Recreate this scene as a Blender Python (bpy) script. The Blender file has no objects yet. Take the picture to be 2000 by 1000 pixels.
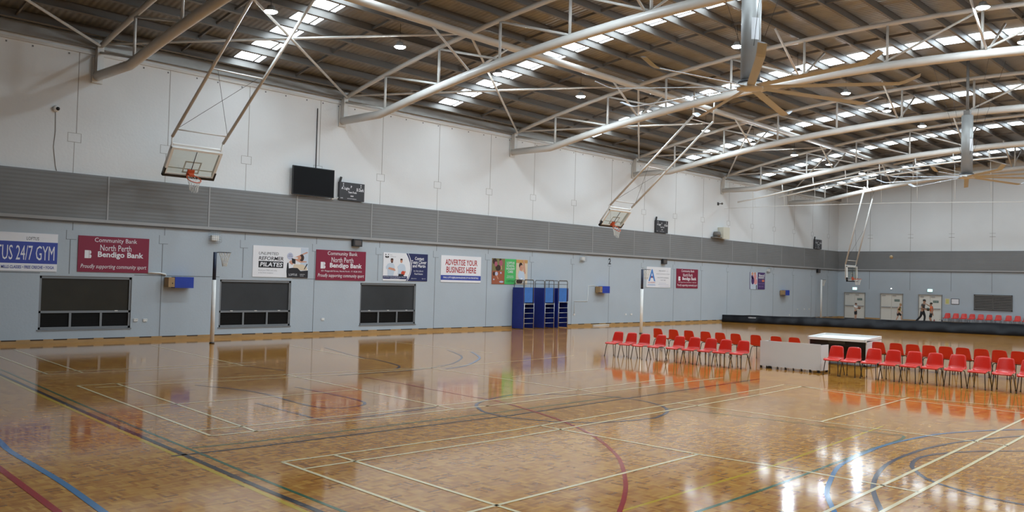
import bpy, bmesh, math, random
from mathutils import Vector, Matrix
random.seed(7)
S = bpy.context.scene
C = S.collection
PI = math.pi

# ------------------------------------------------------------------ camera, world, exposure
HALL_Y, FAR_X, RIGHT_Y, BACK_X, YC = 29.43, 70.57, -6.63, -10.0, 11.4
cam_d = bpy.data.cameras.new('camera'); cam = bpy.data.objects.new('camera', cam_d); C.objects.link(cam)
cam_d.sensor_fit = 'HORIZONTAL'; cam_d.sensor_width = 36.0; cam_d.lens = 36.0*1711.6/2000.0
cam_d.clip_start = .05; cam_d.clip_end = 400
_yaw, _pit, _rol = .7515, .0277, .0264
_f = Vector((math.cos(_yaw)*math.cos(_pit), math.sin(_yaw)*math.cos(_pit), math.sin(_pit)))
_r = Vector((math.sin(_yaw), -math.cos(_yaw), 0)); _u = _r.cross(_f)
_r2 = math.cos(_rol)*_r+math.sin(_rol)*_u; _u2 = -math.sin(_rol)*_r+math.cos(_rol)*_u
cam.matrix_world = Matrix(((_r2.x, _u2.x, -_f.x, 0), (_r2.y, _u2.y, -_f.y, 0), (_r2.z, _u2.z, -_f.z, 2.37), (0, 0, 0, 1)))
S.camera = cam
W = bpy.data.worlds.new('world'); S.world = W; W.use_nodes = True
W.node_tree.nodes['Background'].inputs[0].default_value = (.75, .85, 1, 1)
W.node_tree.nodes['Background'].inputs[1].default_value = .3
vs = S.view_settings; vs.view_transform = 'Standard'; vs.look = 'None'; vs.gamma = 1; vs.use_curve_mapping = False
vs.exposure = 1.15
LAMP_STRENGTH, SKY_STRENGTH = 190.0, 5.0

# ------------------------------------------------------------------ materials
def srgb(r, g, b):
    f = lambda c: (c/255/12.92) if c <= 10 else ((c/255+.055)/1.055)**2.4
    return (f(r), f(g), f(b), 1)
MATS = {}
def mat(name, col, rough=.5, metal=0, var=0, vscale=3, spec=.5, bump=0, bscale=40, coat=0, emit=0):
    if name in MATS: return MATS[name]
    m = bpy.data.materials.new(name); m.use_nodes = True; nt = m.node_tree; b = nt.nodes['Principled BSDF']
    if len(col) == 3: col = (*col, 1)
    b.inputs['Base Color'].default_value = col; b.inputs['Roughness'].default_value = rough
    b.inputs['Metallic'].default_value = metal; b.inputs['Specular IOR Level'].default_value = spec
    b.inputs['Coat Weight'].default_value = coat
    if emit: b.inputs['Emission Color'].default_value = col; b.inputs['Emission Strength'].default_value = emit
    if var or bump:
        tc = nt.nodes.new('ShaderNodeTexCoord'); no = nt.nodes.new('ShaderNodeTexNoise')
        no.inputs['Scale'].default_value = vscale; no.inputs['Detail'].default_value = 5
        nt.links.new(tc.outputs['Object'], no.inputs['Vector'])
        if var:
            mx = nt.nodes.new('ShaderNodeMix'); mx.data_type = 'RGBA'
            mx.inputs[6].default_value = tuple(c*(1-var) for c in col[:3])+(1,)
            mx.inputs[7].default_value = tuple(min(1, c*(1+var)) for c in col[:3])+(1,)
            nt.links.new(no.outputs['Fac'], mx.inputs[0]); nt.links.new(mx.outputs[2], b.inputs['Base Color'])
        if bump:
            n2 = nt.nodes.new('ShaderNodeTexNoise'); n2.inputs['Scale'].default_value = bscale
            nt.links.new(tc.outputs['Object'], n2.inputs['Vector'])
            bp = nt.nodes.new('ShaderNodeBump'); bp.inputs['Strength'].default_value = bump; bp.inputs['Distance'].default_value = .02
            nt.links.new(n2.outputs['Fac'], bp.inputs['Height']); nt.links.new(bp.outputs['Normal'], b.inputs['Normal'])
    MATS[name] = m
    return m
M_white = mat('painted_concrete_white', (.73, .745, .75), .75, var=.05, vscale=.7, bump=.15, bscale=12)
M_blue = mat('painted_concrete_blue_grey', (.43, .485, .535), .7, var=.05, vscale=.9, bump=.15, bscale=14)
M_joint_shade = mat('joint_sealant_and_shade_line', (.16, .17, .18), .8)  # wall joints, and the painted shadow line below the cladding bands
M_jointw = mat('joint_sealant_pale', (.36, .35, .33), .8)
M_steel = mat('cream_painted_steel', (.60, .58, .545), .38, var=.08, vscale=2)
M_blade = mat('fan_blade_grey_cream', (.42, .44, .47), .4)
M_dsteel = mat('grey_painted_steel', (.15, .138, .125), .5, var=.1)
M_galv = mat('galvanised_steel', (.30, .30, .29), .45, metal=.35, var=.12)
M_black = mat('black_plastic', (.012, .012, .014), .35)
M_black2 = mat('black_metal', (.02, .02, .022), .4)
M_redp = mat('red_polypropylene', (.62, .022, .010), .28, var=.05, spec=.5)
M_leg = mat('dark_tube_steel', (.045, .042, .04), .35, metal=.5)
M_wood = mat('skirting_timber', (.42, .25, .10), .4, var=.25, vscale=2.5)
M_offw = mat('white_enamel', (.78, .77, .74), .35)
M_lam = mat('white_laminate', (.66, .66, .66), .5, var=.03)
M_navy = mat('navy_vinyl', (.008, .022, .20), .5, var=.15, vscale=5)
M_blueL = mat('blue_mat', (.04, .16, .48), .5, var=.2, vscale=5)
M_bluebox = mat('blue_foam', (.012, .045, .36), .6, var=.1)
M_brown = mat('cardboard_brown', (.36, .23, .11), .7, var=.1, vscale=8)
M_orange = mat('orange_rim', (.55, .09, .03), .4)
M_net = mat('white_cord', (.75, .73, .68), .8)
M_alum = mat('grey_aluminium', (.22, .235, .25), .4, metal=.3)
M_chrome = mat('tube_chrome', (.45, .45, .46), .3, metal=.7)

def wave_bump(m, axis, scale, strength, dist=.03, darken=0):
    nt = m.node_tree; b = nt.nodes['Principled BSDF']
    tc = nt.nodes.new('ShaderNodeTexCoord'); w = nt.nodes.new('ShaderNodeTexWave')
    w.bands_direction = axis; w.inputs['Scale'].default_value = scale; w.inputs['Distortion'].default_value = 0
    nt.links.new(tc.outputs['Object'], w.inputs['Vector'])
    bp = nt.nodes.new('ShaderNodeBump'); bp.inputs['Strength'].default_value = strength; bp.inputs['Distance'].default_value = dist
    nt.links.new(w.outputs['Fac'], bp.inputs['Height']); nt.links.new(bp.outputs['Normal'], b.inputs['Normal'])
    return w
M_band = mat('grey_ribbed_cladding', (.195, .198, .20), .6, var=.12, vscale=.8)
wave_bump(M_band, 'Z', 2.6, .25, .02)
M_roof = mat('foil_faced_roof_sheet', (.28, .285, .29), .5, var=.3, vscale=2.2)
wave_bump(M_roof, 'X', 1.6, .6, .03)

def glass_mat():
    m = bpy.data.materials.new('backboard_glass'); m.use_nodes = True; nt = m.node_tree
    nt.nodes.remove(nt.nodes['Principled BSDF']); out = nt.nodes['Material Output']
    t = nt.nodes.new('ShaderNodeBsdfTransparent'); t.inputs[0].default_value = (.90, .93, .91, 1)
    g = nt.nodes.new('ShaderNodeBsdfGlossy'); g.inputs['Roughness'].default_value = .05
    mx = nt.nodes.new('ShaderNodeMixShader'); mx.inputs[0].default_value = .08
    nt.links.new(t.outputs[0], mx.inputs[1]); nt.links.new(g.outputs[0], mx.inputs[2]); nt.links.new(mx.outputs[0], out.inputs[0])
    return m
M_glass = glass_mat()

def floor_mat():
    m = bpy.data.materials.new('parquet_varnished'); m.use_nodes = True; nt = m.node_tree; b = nt.nodes['Principled BSDF']
    N = nt.nodes.new; L = nt.links.new
    tc = N('ShaderNodeTexCoord')
    # mosaic parquet: square blocks of narrow fingers, the direction alternating from block to block
    def bricks(vec, bw, rh):
        t = N('ShaderNodeTexBrick'); t.inputs['Scale'].default_value = 1; t.inputs['Brick Width'].default_value = bw; t.inputs['Row Height'].default_value = rh
        t.inputs['Mortar Size'].default_value = .0; t.offset = 0; t.inputs['Color1'].default_value = (0, 0, 0, 1); t.inputs['Color2'].default_value = (1, 1, 1, 1)
        L(vec, t.inputs['Vector']); return t.outputs['Color']
    T = .16
    rot = N('ShaderNodeMapping'); rot.inputs['Rotation'].default_value = (0, 0, PI/2); rot.inputs['Location'].default_value = (T*300, T*300, 0); L(tc.outputs['Object'], rot.inputs['Vector'])
    shf = N('ShaderNodeMapping'); shf.inputs['Location'].default_value = (T*300, T*300, 0); L(tc.outputs['Object'], shf.inputs['Vector'])
    ck = N('ShaderNodeTexChecker'); ck.inputs['Scale'].default_value = 1/T; L(shf.outputs[0], ck.inputs['Vector'])
    mixf = N('ShaderNodeMix'); mixf.data_type = 'RGBA'; L(ck.outputs['Fac'], mixf.inputs[0])
    L(bricks(shf.outputs[0], T, T/4), mixf.inputs[6]); L(bricks(rot.outputs[0], T, T/4), mixf.inputs[7])
    big = bricks(shf.outputs[0], T, T)
    mp = N('ShaderNodeMapping'); mp.inputs['Scale'].default_value = (.5, 1.5, 1); L(tc.outputs['Object'], mp.inputs['Vector'])
    n1 = N('ShaderNodeTexNoise'); n1.inputs['Scale'].default_value = 6; n1.inputs['Detail'].default_value = 6; L(mp.outputs[0], n1.inputs['Vector'])
    n2 = N('ShaderNodeTexNoise'); n2.inputs['Scale'].default_value = .35; n2.inputs['Detail'].default_value = 3; L(tc.outputs['Object'], n2.inputs['Vector'])
    a0 = N('ShaderNodeMath'); a0.operation = 'MULTIPLY'; a0.inputs[1].default_value = .45; L(n1.outputs['Fac'], a0.inputs[0])
    a1 = N('ShaderNodeMath'); a1.operation = 'MULTIPLY_ADD'; a1.inputs[1].default_value = .42; L(mixf.outputs[2], a1.inputs[0]); L(a0.outputs[0], a1.inputs[2])
    a2 = N('ShaderNodeMath'); a2.operation = 'MULTIPLY_ADD'; a2.inputs[1].default_value = .16; L(big, a2.inputs[0]); L(a1.outputs[0], a2.inputs[2])
    a3 = N('ShaderNodeMath'); a3.operation = 'MULTIPLY_ADD'; a3.inputs[1].default_value = .2; L(n2.outputs['Fac'], a3.inputs[0]); L(a2.outputs[0], a3.inputs[2])
    cr = N('ShaderNodeValToRGB'); e = cr.color_ramp.elements
    e[0].position = .22; e[0].color = (.20, .062, .008, 1); e[1].position = .95; e[1].color = (.66, .335, .062, 1)
    k = e.new(.5); k.color = (.43, .168, .025, 1)
    L(a3.outputs[0], cr.inputs[0]); L(cr.outputs[0], b.inputs['Base Color'])
    varnish(nt, b)
    return m
def varnish(nt, b):
    N = nt.nodes.new; L = nt.links.new
    b.inputs['Roughness'].default_value = .085; b.inputs['Specular IOR Level'].default_value = .5
    b.inputs['Coat Weight'].default_value = .12; b.inputs['Coat Roughness'].default_value = .04
    tc = N('ShaderNodeTexCoord'); mp = N('ShaderNodeMapping'); mp.inputs['Scale'].default_value = (1, 1, 1); L(tc.outputs['Object'], mp.inputs['Vector'])
    n = N('ShaderNodeTexNoise'); n.inputs['Scale'].default_value = 7; n.inputs['Detail'].default_value = 1; L(mp.outputs[0], n.inputs['Vector'])
    bp = N('ShaderNodeBump'); bp.inputs['Strength'].default_value = .05; bp.inputs['Distance'].default_value = .006
    L(n.outputs['Fac'], bp.inputs['Height']); L(bp.outputs['Normal'], b.inputs['Normal']); L(bp.outputs['Normal'], b.inputs['Coat Normal'])
M_floor = floor_mat()
def line_mat(name, col):
    m = mat(name, col, .16); varnish(m.node_tree, m.node_tree.nodes['Principled BSDF']); return m
L_cream = line_mat('line_cream', (.86, .72, .44)); L_black = line_mat('line_black', (.03, .025, .03))
L_green = line_mat('line_green', (.045, .13, .07)); L_yel = line_mat('line_yellow', (.58, .38, .02))
L_red = line_mat('line_red', (.36, .012, .02)); L_blue = line_mat('line_blue', (.06, .20, .40)); L_navy = line_mat('line_navy', (.06, .065, .10))

def emit_mat(name, col, s):
    m = bpy.data.materials.new(name); m.use_nodes = True; nt = m.node_tree
    nt.nodes.remove(nt.nodes['Principled BSDF']); e = nt.nodes.new('ShaderNodeEmission')
    e.inputs[0].default_value = (*col, 1); e.inputs[1].default_value = s
    nt.links.new(e.outputs[0], nt.nodes['Material Output'].inputs[0]); return m
M_lamp = emit_mat('led_lens_glow', (.76, .90, 1), LAMP_STRENGTH)
M_sky = emit_mat('translucent_roof_sheet_daylight', (.78, .91, 1), SKY_STRENGTH)

# ------------------------------------------------------------------ mesh helpers
class MB:
    def __init__(s): s.bm = bmesh.new(); s.mi = 0
    def face(s, pts):
        f = s.bm.faces.new([s.bm.verts.new(p) for p in pts]); f.material_index = s.mi; return f
    def box(s, lo, hi, M=None):
        x0, y0, z0 = lo; x1, y1, z1 = hi
        v = [Vector(q) for q in ((x0,y0,z0),(x1,y0,z0),(x1,y1,z0),(x0,y1,z0),(x0,y0,z1),(x1,y0,z1),(x1,y1,z1),(x0,y1,z1))]
        if M: v = [M @ q for q in v]
        v = [s.bm.verts.new(q) for q in v]
        for f in ((3,2,1,0),(4,5,6,7),(0,1,5,4),(1,2,6,5),(2,3,7,6),(3,0,4,7)):
            g = s.bm.faces.new([v[i] for i in f]); g.material_index = s.mi
        return s
    def cbox(s, c, d, M=None):
        return s.box([c[i]-d[i]/2 for i in range(3)], [c[i]+d[i]/2 for i in range(3)], M)
    def beam(s, a, b, w, h, up=(0, 0, 1)):
        a = Vector(a); b = Vector(b); d = b-a; L = d.length; d.normalize(); r = d.cross(Vector(up)).normalized(); u = r.cross(d)
        M = Matrix(((d.x, r.x, u.x, a.x), (d.y, r.y, u.y, a.y), (d.z, r.z, u.z, a.z), (0, 0, 0, 1)))
        return s.box((0, -w/2, -h/2), (L, w/2, h/2), M)
    def tube(s, pts, r, n=10, closed=False, caps=True):
        P = [Vector(p) for p in pts]; R = r if isinstance(r, (list, tuple)) else [r]*len(P); rings = []; m = len(P); ref = None
        for i, p in enumerate(P):
            a = P[(i-1) % m] if (i or closed) else p; b = P[(i+1) % m] if (i < m-1 or closed) else p
            d = (b-a).normalized()
            if ref is None: ref = Vector((0, 0, 1)) if abs(d.z) < .9 else Vector((1, 0, 0))
            x = d.cross(ref).normalized(); y = x.cross(d).normalized(); ref = y
            rings.append([s.bm.verts.new(p+R[i]*(math.cos(2*PI*k/n)*x+math.sin(2*PI*k/n)*y)) for k in range(n)])
        for i in range(m if closed else m-1):
            A = rings[i]; B = rings[(i+1) % m]
            for k in range(n):
                f = s.bm.faces.new((A[k], A[(k+1) % n], B[(k+1) % n], B[k])); f.material_index = s.mi; f.smooth = True
        if caps and not closed:
            for q in (rings[0], rings[-1]):
                f = s.bm.faces.new(q); f.material_index = s.mi
        return s
    def lathe(s, prof, c=(0, 0, 0), n=20, M=None):
        c = Vector(c); rings = []
        for r, z in prof:
            q = [Vector((r*math.cos(2*PI*k/n), r*math.sin(2*PI*k/n), z)) for k in range(n)]
            if M: q = [M @ v for v in q]
            rings.append([s.bm.verts.new(c+v) for v in q])
        for A, B in zip(rings, rings[1:]):
            for k in range(n):
                f = s.bm.faces.new((A[k], A[(k+1) % n], B[(k+1) % n], B[k])); f.material_index = s.mi; f.smooth = True
        for q in (rings[0], rings[-1]):
            if (q[0].co-q[n//2].co).length > 1e-4: s.bm.faces.new(q).material_index = s.mi
        return s
    def sphere(s, c, r, n=12, sc=(1, 1, 1), M=None):
        T = Matrix.Translation(c) @ (M or Matrix()) @ Matrix.Diagonal((r*sc[0], r*sc[1], r*sc[2], 1))
        g = bmesh.ops.create_uvsphere(s.bm, u_segments=n, v_segments=max(6, n*2//3), radius=1, matrix=T)
        for v in g['verts']:
            for f in v.link_faces: f.smooth = True; f.material_index = s.mi
        return s
    def ribbon(s, pts, w, z, closed=False):
        P = [Vector((p[0], p[1])) for p in pts]; m = len(P); Lf = []; Rt = []
        for i, p in enumerate(P):
            a = P[(i-1) % m] if (i or closed) else p; b = P[(i+1) % m] if (i < m-1 or closed) else p
            d = (b-a).normalized(); nrm = Vector((-d.y, d.x))
            Lf.append(s.bm.verts.new((p.x+nrm.x*w/2, p.y+nrm.y*w/2, z))); Rt.append(s.bm.verts.new((p.x-nrm.x*w/2, p.y-nrm.y*w/2, z)))
        for i in range(m if closed else m-1):
            j = (i+1) % m
            f = s.bm.faces.new((Rt[i], Rt[j], Lf[j], Lf[i])); f.material_index = s.mi
        return s
    def add_mesh(s, me, M):
        n0 = len(s.bm.verts); s.bm.from_mesh(me); s.bm.verts.ensure_lookup_table()
        vs_ = s.bm.verts[n0:]
        for v in vs_: v.co = M @ v.co
        for v in vs_:
            for f in v.link_faces: f.material_index = s.mi
        return s
    def build(s, name, mats, parent=None, bevel=0):
        if bevel:
            bmesh.ops.bevel(s.bm, geom=[e for e in s.bm.edges if len(e.link_faces) == 2 and e.calc_face_angle(0) > .5], offset=bevel, segments=2, affect='EDGES', profile=.5)
        bmesh.ops.recalc_face_normals(s.bm, faces=s.bm.faces)
        me = bpy.data.meshes.new(name); s.bm.to_mesh(me); s.bm.free()
        for m in (mats if isinstance(mats, (list, tuple)) else [mats]): me.materials.append(m)
        o = bpy.data.objects.new(name, me); C.objects.link(o)
        if parent: o.parent = parent
        return o
def tag(o, label=None, cat=None, group=None, kind=None):
    if label: o['label'] = label
    if cat: o['category'] = cat
    if group: o['group'] = group
    if kind: o['kind'] = kind
    return o
def thing(name, loc, label, cat, group=None, rz=0):
    o = bpy.data.objects.new(name, None); C.objects.link(o); o.location = loc; o.rotation_euler.z = rz; o.empty_display_size = .2
    return tag(o, label, cat, group)
def copy_tree(o, parent=None):
    c = o.copy(); C.objects.link(c)
    if parent is not None: c.parent = parent
    for ch in list(o.children): copy_tree(ch, c)
    return c
def struct(o): o['kind'] = 'structure'; return o
def circ(c, r, n=24, a0=0, a1=2*PI, axis='z'):
    return [(c[0]+r*math.cos(a0+(a1-a0)*k/n), c[1]+r*math.sin(a0+(a1-a0)*k/n), c[2]) for k in range(n+1)]
ORD = ['first', 'second', 'third', 'fourth', 'fifth', 'sixth', 'seventh', 'eighth', 'ninth', 'tenth', 'eleventh', 'twelfth', 'thirteenth']

# text meshes -----------------------------------------------------
_txt = {}
def text_mesh(s, bold=0, shear=0):
    key = (s, bold, shear)
    if key in _txt: return _txt[key]
    cu = bpy.data.curves.new('t', 'FONT'); cu.body = s; cu.size = 1; cu.offset = bold; cu.shear = shear; cu.resolution_u = 2
    ob = bpy.data.objects.new('t', cu); C.objects.link(ob); bpy.context.view_layer.update()
    me = bpy.data.meshes.new_from_object(ob); bpy.data.objects.remove(ob)
    xs = [v.co.x for v in me.vertices]; ys = [v.co.y for v in me.vertices]
    _txt[key] = (me, min(xs), max(xs), min(ys), max(ys)); return _txt[key]
def text_into(mb, s, u0, u1, v0, v1, frame, d, bold=.0, shear=0, fit=True):
    """letters filling the box u0..u1 x v0..v1 of a flat sign; frame maps (u, v, d) to the world"""
    me, a, b, c, e = text_mesh(s, bold, shear)
    sx = (u1-u0)/(b-a); sy = (v1-v0)/(e-c)
    M = frame @ Matrix(((sx, 0, 0, u0-a*sx), (0, sy, 0, v0-c*sy), (0, 0, 1, d), (0, 0, 0, 1)))
    mb.add_mesh(me, M)
# frame on the left wall: u along +x, v up, d towards the hall (-y); on the far wall: u along -y, d towards -x
FW = Matrix(((1, 0, 0, 0), (0, 0, -1, 0), (0, 1, 0, 0), (0, 0, 0, 1)))
FF = Matrix(((0, 0, -1, 0), (-1, 0, 0, 0), (0, 1, 0, 0), (0, 0, 0, 1)))

# ------------------------------------------------------------------ floor with its court markings
fb = MB(); fb.face([(BACK_X, RIGHT_Y, 0), (FAR_X, RIGHT_Y, 0), (FAR_X, HALL_Y, 0), (BACK_X, HALL_Y, 0)])
LINES = [
('c',0.052,[(6.2,9.67),(5.97,6.72),(5.74,3.73)]),
('c',0.052,[(6.96,9.61),(6.72,6.42),(6.49,3.43)]),
('c',0.052,[(10.91,9.47),(10.86,6.47),(10.97,4.91),(10.93,3.55)]),
('c',0.052,[(15.19,9.53),(15.24,6.61),(15.31,4.16),(15.32,3.66)]),
('c',0.052,[(20.25,9.73),(20.28,7.84),(20.39,6.86),(20.55,5.59),(20.84,4.69),(21.45,2.79)]),
('c',0.052,[(20.27,9.28),(19.56,7.17),(19.76,6.52),(19.8,5.1),(19.73,4.44),(19.52,2.45)]),
('c',0.052,[(6.2,9.67),(10.22,9.45),(19.13,9.64),(20.25,9.73)]),
('c',0.052,[(6.18,9.16),(9.74,9.0),(18.31,9.18),(20.27,9.28)]),
('c',0.052,[(1.96,6.33),(6.96,6.41),(10.86,6.47)]),
('c',0.052,[(15.27,6.62),(20.3,6.82)]),
('c',0.052,[(5.65,3.37),(9.65,3.5),(16.59,3.73),(20.59,3.86)]),
('c',0.052,[(5.17,3.77),(9.17,3.91),(18.92,4.25),(22.92,4.39)]),
('c',0.052,[(7.07,18.57),(6.4,11.86)]),
('c',0.052,[(7.83,18.52),(7.09,11.78)]),
('c',0.052,[(6.4,11.86),(7.1,11.8),(11.54,11.59),(12.46,11.54),(20.38,11.47)]),
('c',0.052,[(6.46,12.38),(7.38,12.28),(13.0,12.04),(18.64,12.16)]),
('c',0.052,[(11.6,18.14),(11.02,11.62)]),
('c',0.052,[(6.79,15.13),(8.97,14.95),(11.32,14.84)]),
('c',0.052,[(7.07,18.57),(9.12,18.36),(10.85,18.12),(15.8,17.46),(18.82,17.47),(22.0,17.74)]),
('c',0.052,[(7.23,18.1),(10.53,17.59),(12.85,17.32),(15.56,17.3)]),
('c',0.052,[(8.04,28.59),(7.76,25.6),(7.31,20.87)]),
('c',0.052,[(8.73,27.65),(8.04,20.84)]),
('c',0.052,[(7.31,20.87),(8.98,20.63),(12.17,20.35)]),
('c',0.052,[(7.24,21.36),(9.21,21.16),(12.52,20.93)]),
('c',0.052,[(12.61,27.31),(11.83,20.4)]),
('c',0.052,[(20.58,25.6),(20.31,19.77)]),
('c',0.052,[(16.41,25.33),(15.62,20.29)]),
('c',0.052,[(15.53,17.32),(15.31,14.2),(15.15,11.63)]),
('c',0.052,[(15.84,14.69),(19.52,14.65)]),
('k',0.075,[(6.92,25.43),(6.52,21.45),(5.91,15.41),(5.49,10.82),(5.3,8.78),(5.2,7.4),(4.98,4.41)]),
('y',0.065,[(6.78,24.98),(6.38,21.0),(5.8,15.21),(5.39,10.73),(5.19,8.58),(5.09,7.44),(4.83,4.45)]),
('g',0.05,[(7.25,26.51),(6.84,22.53),(6.09,15.28),(5.69,10.82),(5.53,9.17),(5.38,7.24),(5.15,4.25)]),
('k',0.065,[(5.33,10.86),(6.47,10.75),(11.36,10.51),(20.96,10.74)]),
('g',0.055,[(5.78,11.2),(6.67,11.08),(11.75,10.88),(15.08,10.87)]),
('n',0.065,[(13.37,12.39),(13.98,12.05),(14.68,11.4),(14.91,10.43),(14.64,9.63),(14.1,9.08),(13.35,8.78),(12.98,8.77),(12.29,8.92),(11.84,9.13),(11.43,9.55),(11.15,10.32),(11.14,10.53),(11.22,11.05),(11.59,11.63),(11.96,11.95),(12.62,12.22),(13.37,12.39)]),
('r',0.055,[(12.47,12.61),(12.46,12.07),(12.28,11.37),(11.97,10.49),(11.51,9.42),(10.84,8.3),(10.0,7.29),(9.39,6.72),(8.59,6.09),(7.97,5.67),(7.49,5.38),(6.21,4.6)]),
('r',0.045,[(12.78,16.58),(12.72,15.06),(12.63,14.35),(12.47,12.61)]),
('n',0.06,[(10.49,15.95),(10.26,13.28),(9.23,13.23),(9.41,15.69),(9.0,17.39)]),
('n',0.06,[(8.62,14.36),(8.45,12.04),(9.31,11.93),(10.89,12.0)]),
('n',0.06,[(16.93,24.1),(15.86,20.89),(15.76,19.93),(15.33,18.56),(14.99,17.97),(14.51,17.59)]),
('n',0.06,[(19.87,21.36),(19.09,20.04),(18.32,19.07),(17.02,18.03),(16.21,17.61),(15.16,17.25),(13.83,17.16),(12.52,17.27)]),
('b',0.06,[(20.13,20.53),(19.36,19.47),(18.55,18.56),(16.88,17.36),(15.68,16.93)]),
('n',0.04,[(11.83,20.4),(12.05,18.8)]),
('b',0.06,[(8.37,3.37),(9.24,3.85),(9.8,4.16),(10.1,4.3),(10.51,4.45),(11.49,4.76),(12.24,4.88),(13.02,4.94),(13.69,4.97),(14.61,4.91),(15.65,4.74),(16.67,4.33),(17.38,3.91),(18.24,3.4)]),
('n',0.06,[(8.74,3.06),(9.64,3.5),(10.23,3.79),(10.8,4.03),(11.6,4.27),(12.39,4.42),(13.23,4.47),(14.29,4.42),(15.42,4.19),(16.63,3.74),(17.57,3.39)]),
('n',0.06,[(11.08,1.52),(11.22,2.51),(11.28,2.92),(11.47,3.32),(11.75,3.71),(12.27,4.05),(12.57,4.17),(12.93,4.25),(13.34,4.26),(13.88,4.12),(14.53,3.77),(15.02,3.37),(15.79,2.74)]),
('g',0.05,[(5.12,4.82),(8.12,4.84),(9.72,4.85),(11.99,4.93),(13.24,4.99),(14.79,5.04),(14.86,5.52),(14.72,7.37),(14.39,9.31)]),
('y',0.045,[(4.52,5.38),(7.52,5.39),(10.82,5.4),(15.7,5.7)]),
('b',0.08,[(4.33,15.17),(4.04,13.19),(3.93,12.43),(3.85,11.19),(3.78,10.19),(3.63,8.77),(3.42,6.78)]),
('r',0.08,[(3.68,13.39),(3.51,11.4),(3.31,9.05),(3.14,7.06)])]
FM = [M_floor, L_cream, L_black, L_green, L_yel, L_red, L_blue, L_navy]
FK = ['', 'c', 'k', 'g', 'y', 'r', 'b', 'n']
FZ = {'y': .0010, 'g': .0014, 'k': .0018, 'n': .0022, 'r': .0026, 'b': .0030, 'c': .0034}
def smooth(P):
    if len(P) < 5: return P
    out = []
    for i in range(len(P)-1):
        p0 = P[max(i-1, 0)]; p1 = P[i]; p2 = P[i+1]; p3 = P[min(i+2, len(P)-1)]
        for k in range(6):
            t = k/6
            out.append(tuple(.5*(2*p1[j]+(p2[j]-p0[j])*t+(2*p0[j]-5*p1[j]+4*p2[j]-p3[j])*t*t+(3*p1[j]-p0[j]-3*p2[j]+p3[j])*t**3) for j in (0, 1)))
    return out+[P[-1]]
for k, w, P in LINES:
    fb.mi = FK.index(k); fb.ribbon(smooth(P), w, FZ[k])
struct(fb.build('floor', FM))

# ------------------------------------------------------------------ walls
ZB, ZT, ZC = 3.91, 5.43, 9.38
WIN = [(9.95, 12.83, .44, 2.13), (16.03, 19.01, .39, 2.12), (22.33, 25.36, .35, 2.10)]
w = MB(); zb = 0
xs = BACK_X
for (a, b, c, d) in WIN:
    w.box((xs, HALL_Y, 0), (a, HALL_Y+.25, ZB)); w.box((a, HALL_Y, 0), (b, HALL_Y+.25, c)); w.box((a, HALL_Y, d), (b, HALL_Y+.25, ZB)); xs = b
w.box((xs, HALL_Y, 0), (FAR_X, HALL_Y+.25, ZB))
w.mi = 1; w.box((BACK_X, HALL_Y, ZB), (FAR_X, HALL_Y+.25, ZC+.7))
# panel joints with their cover plates, staggered as cast
JX = [10.8, 13.83, 16.9, 20.04, 23.2, 26.44, 29.76, 32.93, 36.2, 39.47, 42.7, 46.06, 49.3, 52.6, 55.9, 59.2, 62.4, 65.6, 68.6]
for i, jx in enumerate(JX):
    w.mi = 3; w.box((jx+.05, HALL_Y-.003, 6.72), (jx+.075, HALL_Y, ZC)); w.box((jx, HALL_Y-.003, ZT), (jx+.02, HALL_Y, 6.42))
    for (u0, u1, v0, v1) in ((-.2, .22, 6.42, 6.435), (-.2, .22, 6.71, 6.722), (-.2, -.185, 6.42, 6.72), (.205, .22, 6.42, 6.72)):
        w.box((jx+u0, HALL_Y-.004, v0), (jx+u1, HALL_Y, v1))
    w.mi = 2
    if not any(a-.2 < jx < b+.2 for a, b, c, d in WIN): w.box((jx, HALL_Y-.003, .1), (jx+.022, HALL_Y, 3.3))
    else: w.box((jx, HALL_Y-.003, 2.2), (jx+.022, HALL_Y, 3.3))
    w.box((jx-.12, HALL_Y-.003, 3.3), (jx+.2, HALL_Y, 3.314)); w.box((jx-.12, HALL_Y-.003, 3.3), (jx-.106, HALL_Y, 3.6)); w.box((jx+.06, HALL_Y-.003, 3.6), (jx+.08, HALL_Y, ZB))
w.mi = 2
for a, b in ((BACK_X, 9.95), (12.9, 16.0), (19.05, 22.3)): w.box((a, HALL_Y-.003, 2.2), (b, HALL_Y, 2.222))
k = BACK_X
while k < FAR_X:     # anchor bolts under the eaves
    w.box((k, HALL_Y-.006, ZC-.16), (k+.05, HALL_Y, ZC-.11)); k += .93+random.uniform(-.2, .2)
struct(w.build('wall_left', [M_blue, M_white, M_joint_shade, M_jointw]))
f = MB(); f.box((FAR_X, RIGHT_Y, 0), (FAR_X+.25, HALL_Y, ZB)); f.mi = 1; f.box((FAR_X, RIGHT_Y, ZB), (FAR_X+.25, HALL_Y, 13))
f.mi = 3
for jy in (26.85, 23.75, 20.79, 18.01, 15.0, 11.9, 8.8, 5.7, 2.6, -.5, -3.6):
    f.box((FAR_X-.004, jy, ZT), (FAR_X, jy+.03, 11)); f.box((FAR_X-.006, jy-.2, 6.45), (FAR_X, jy+.2, 6.48)); f.box((FAR_X-.006, jy-.2, 6.72), (FAR_X, jy+.2, 6.74))
    f.mi = 2; f.box((FAR_X-.004, jy, 2.4), (FAR_X, jy+.025, ZB)); f.mi = 3
struct(f.build('wall_far', [M_blue, M_white, M_joint_shade, M_jointw]))
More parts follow.
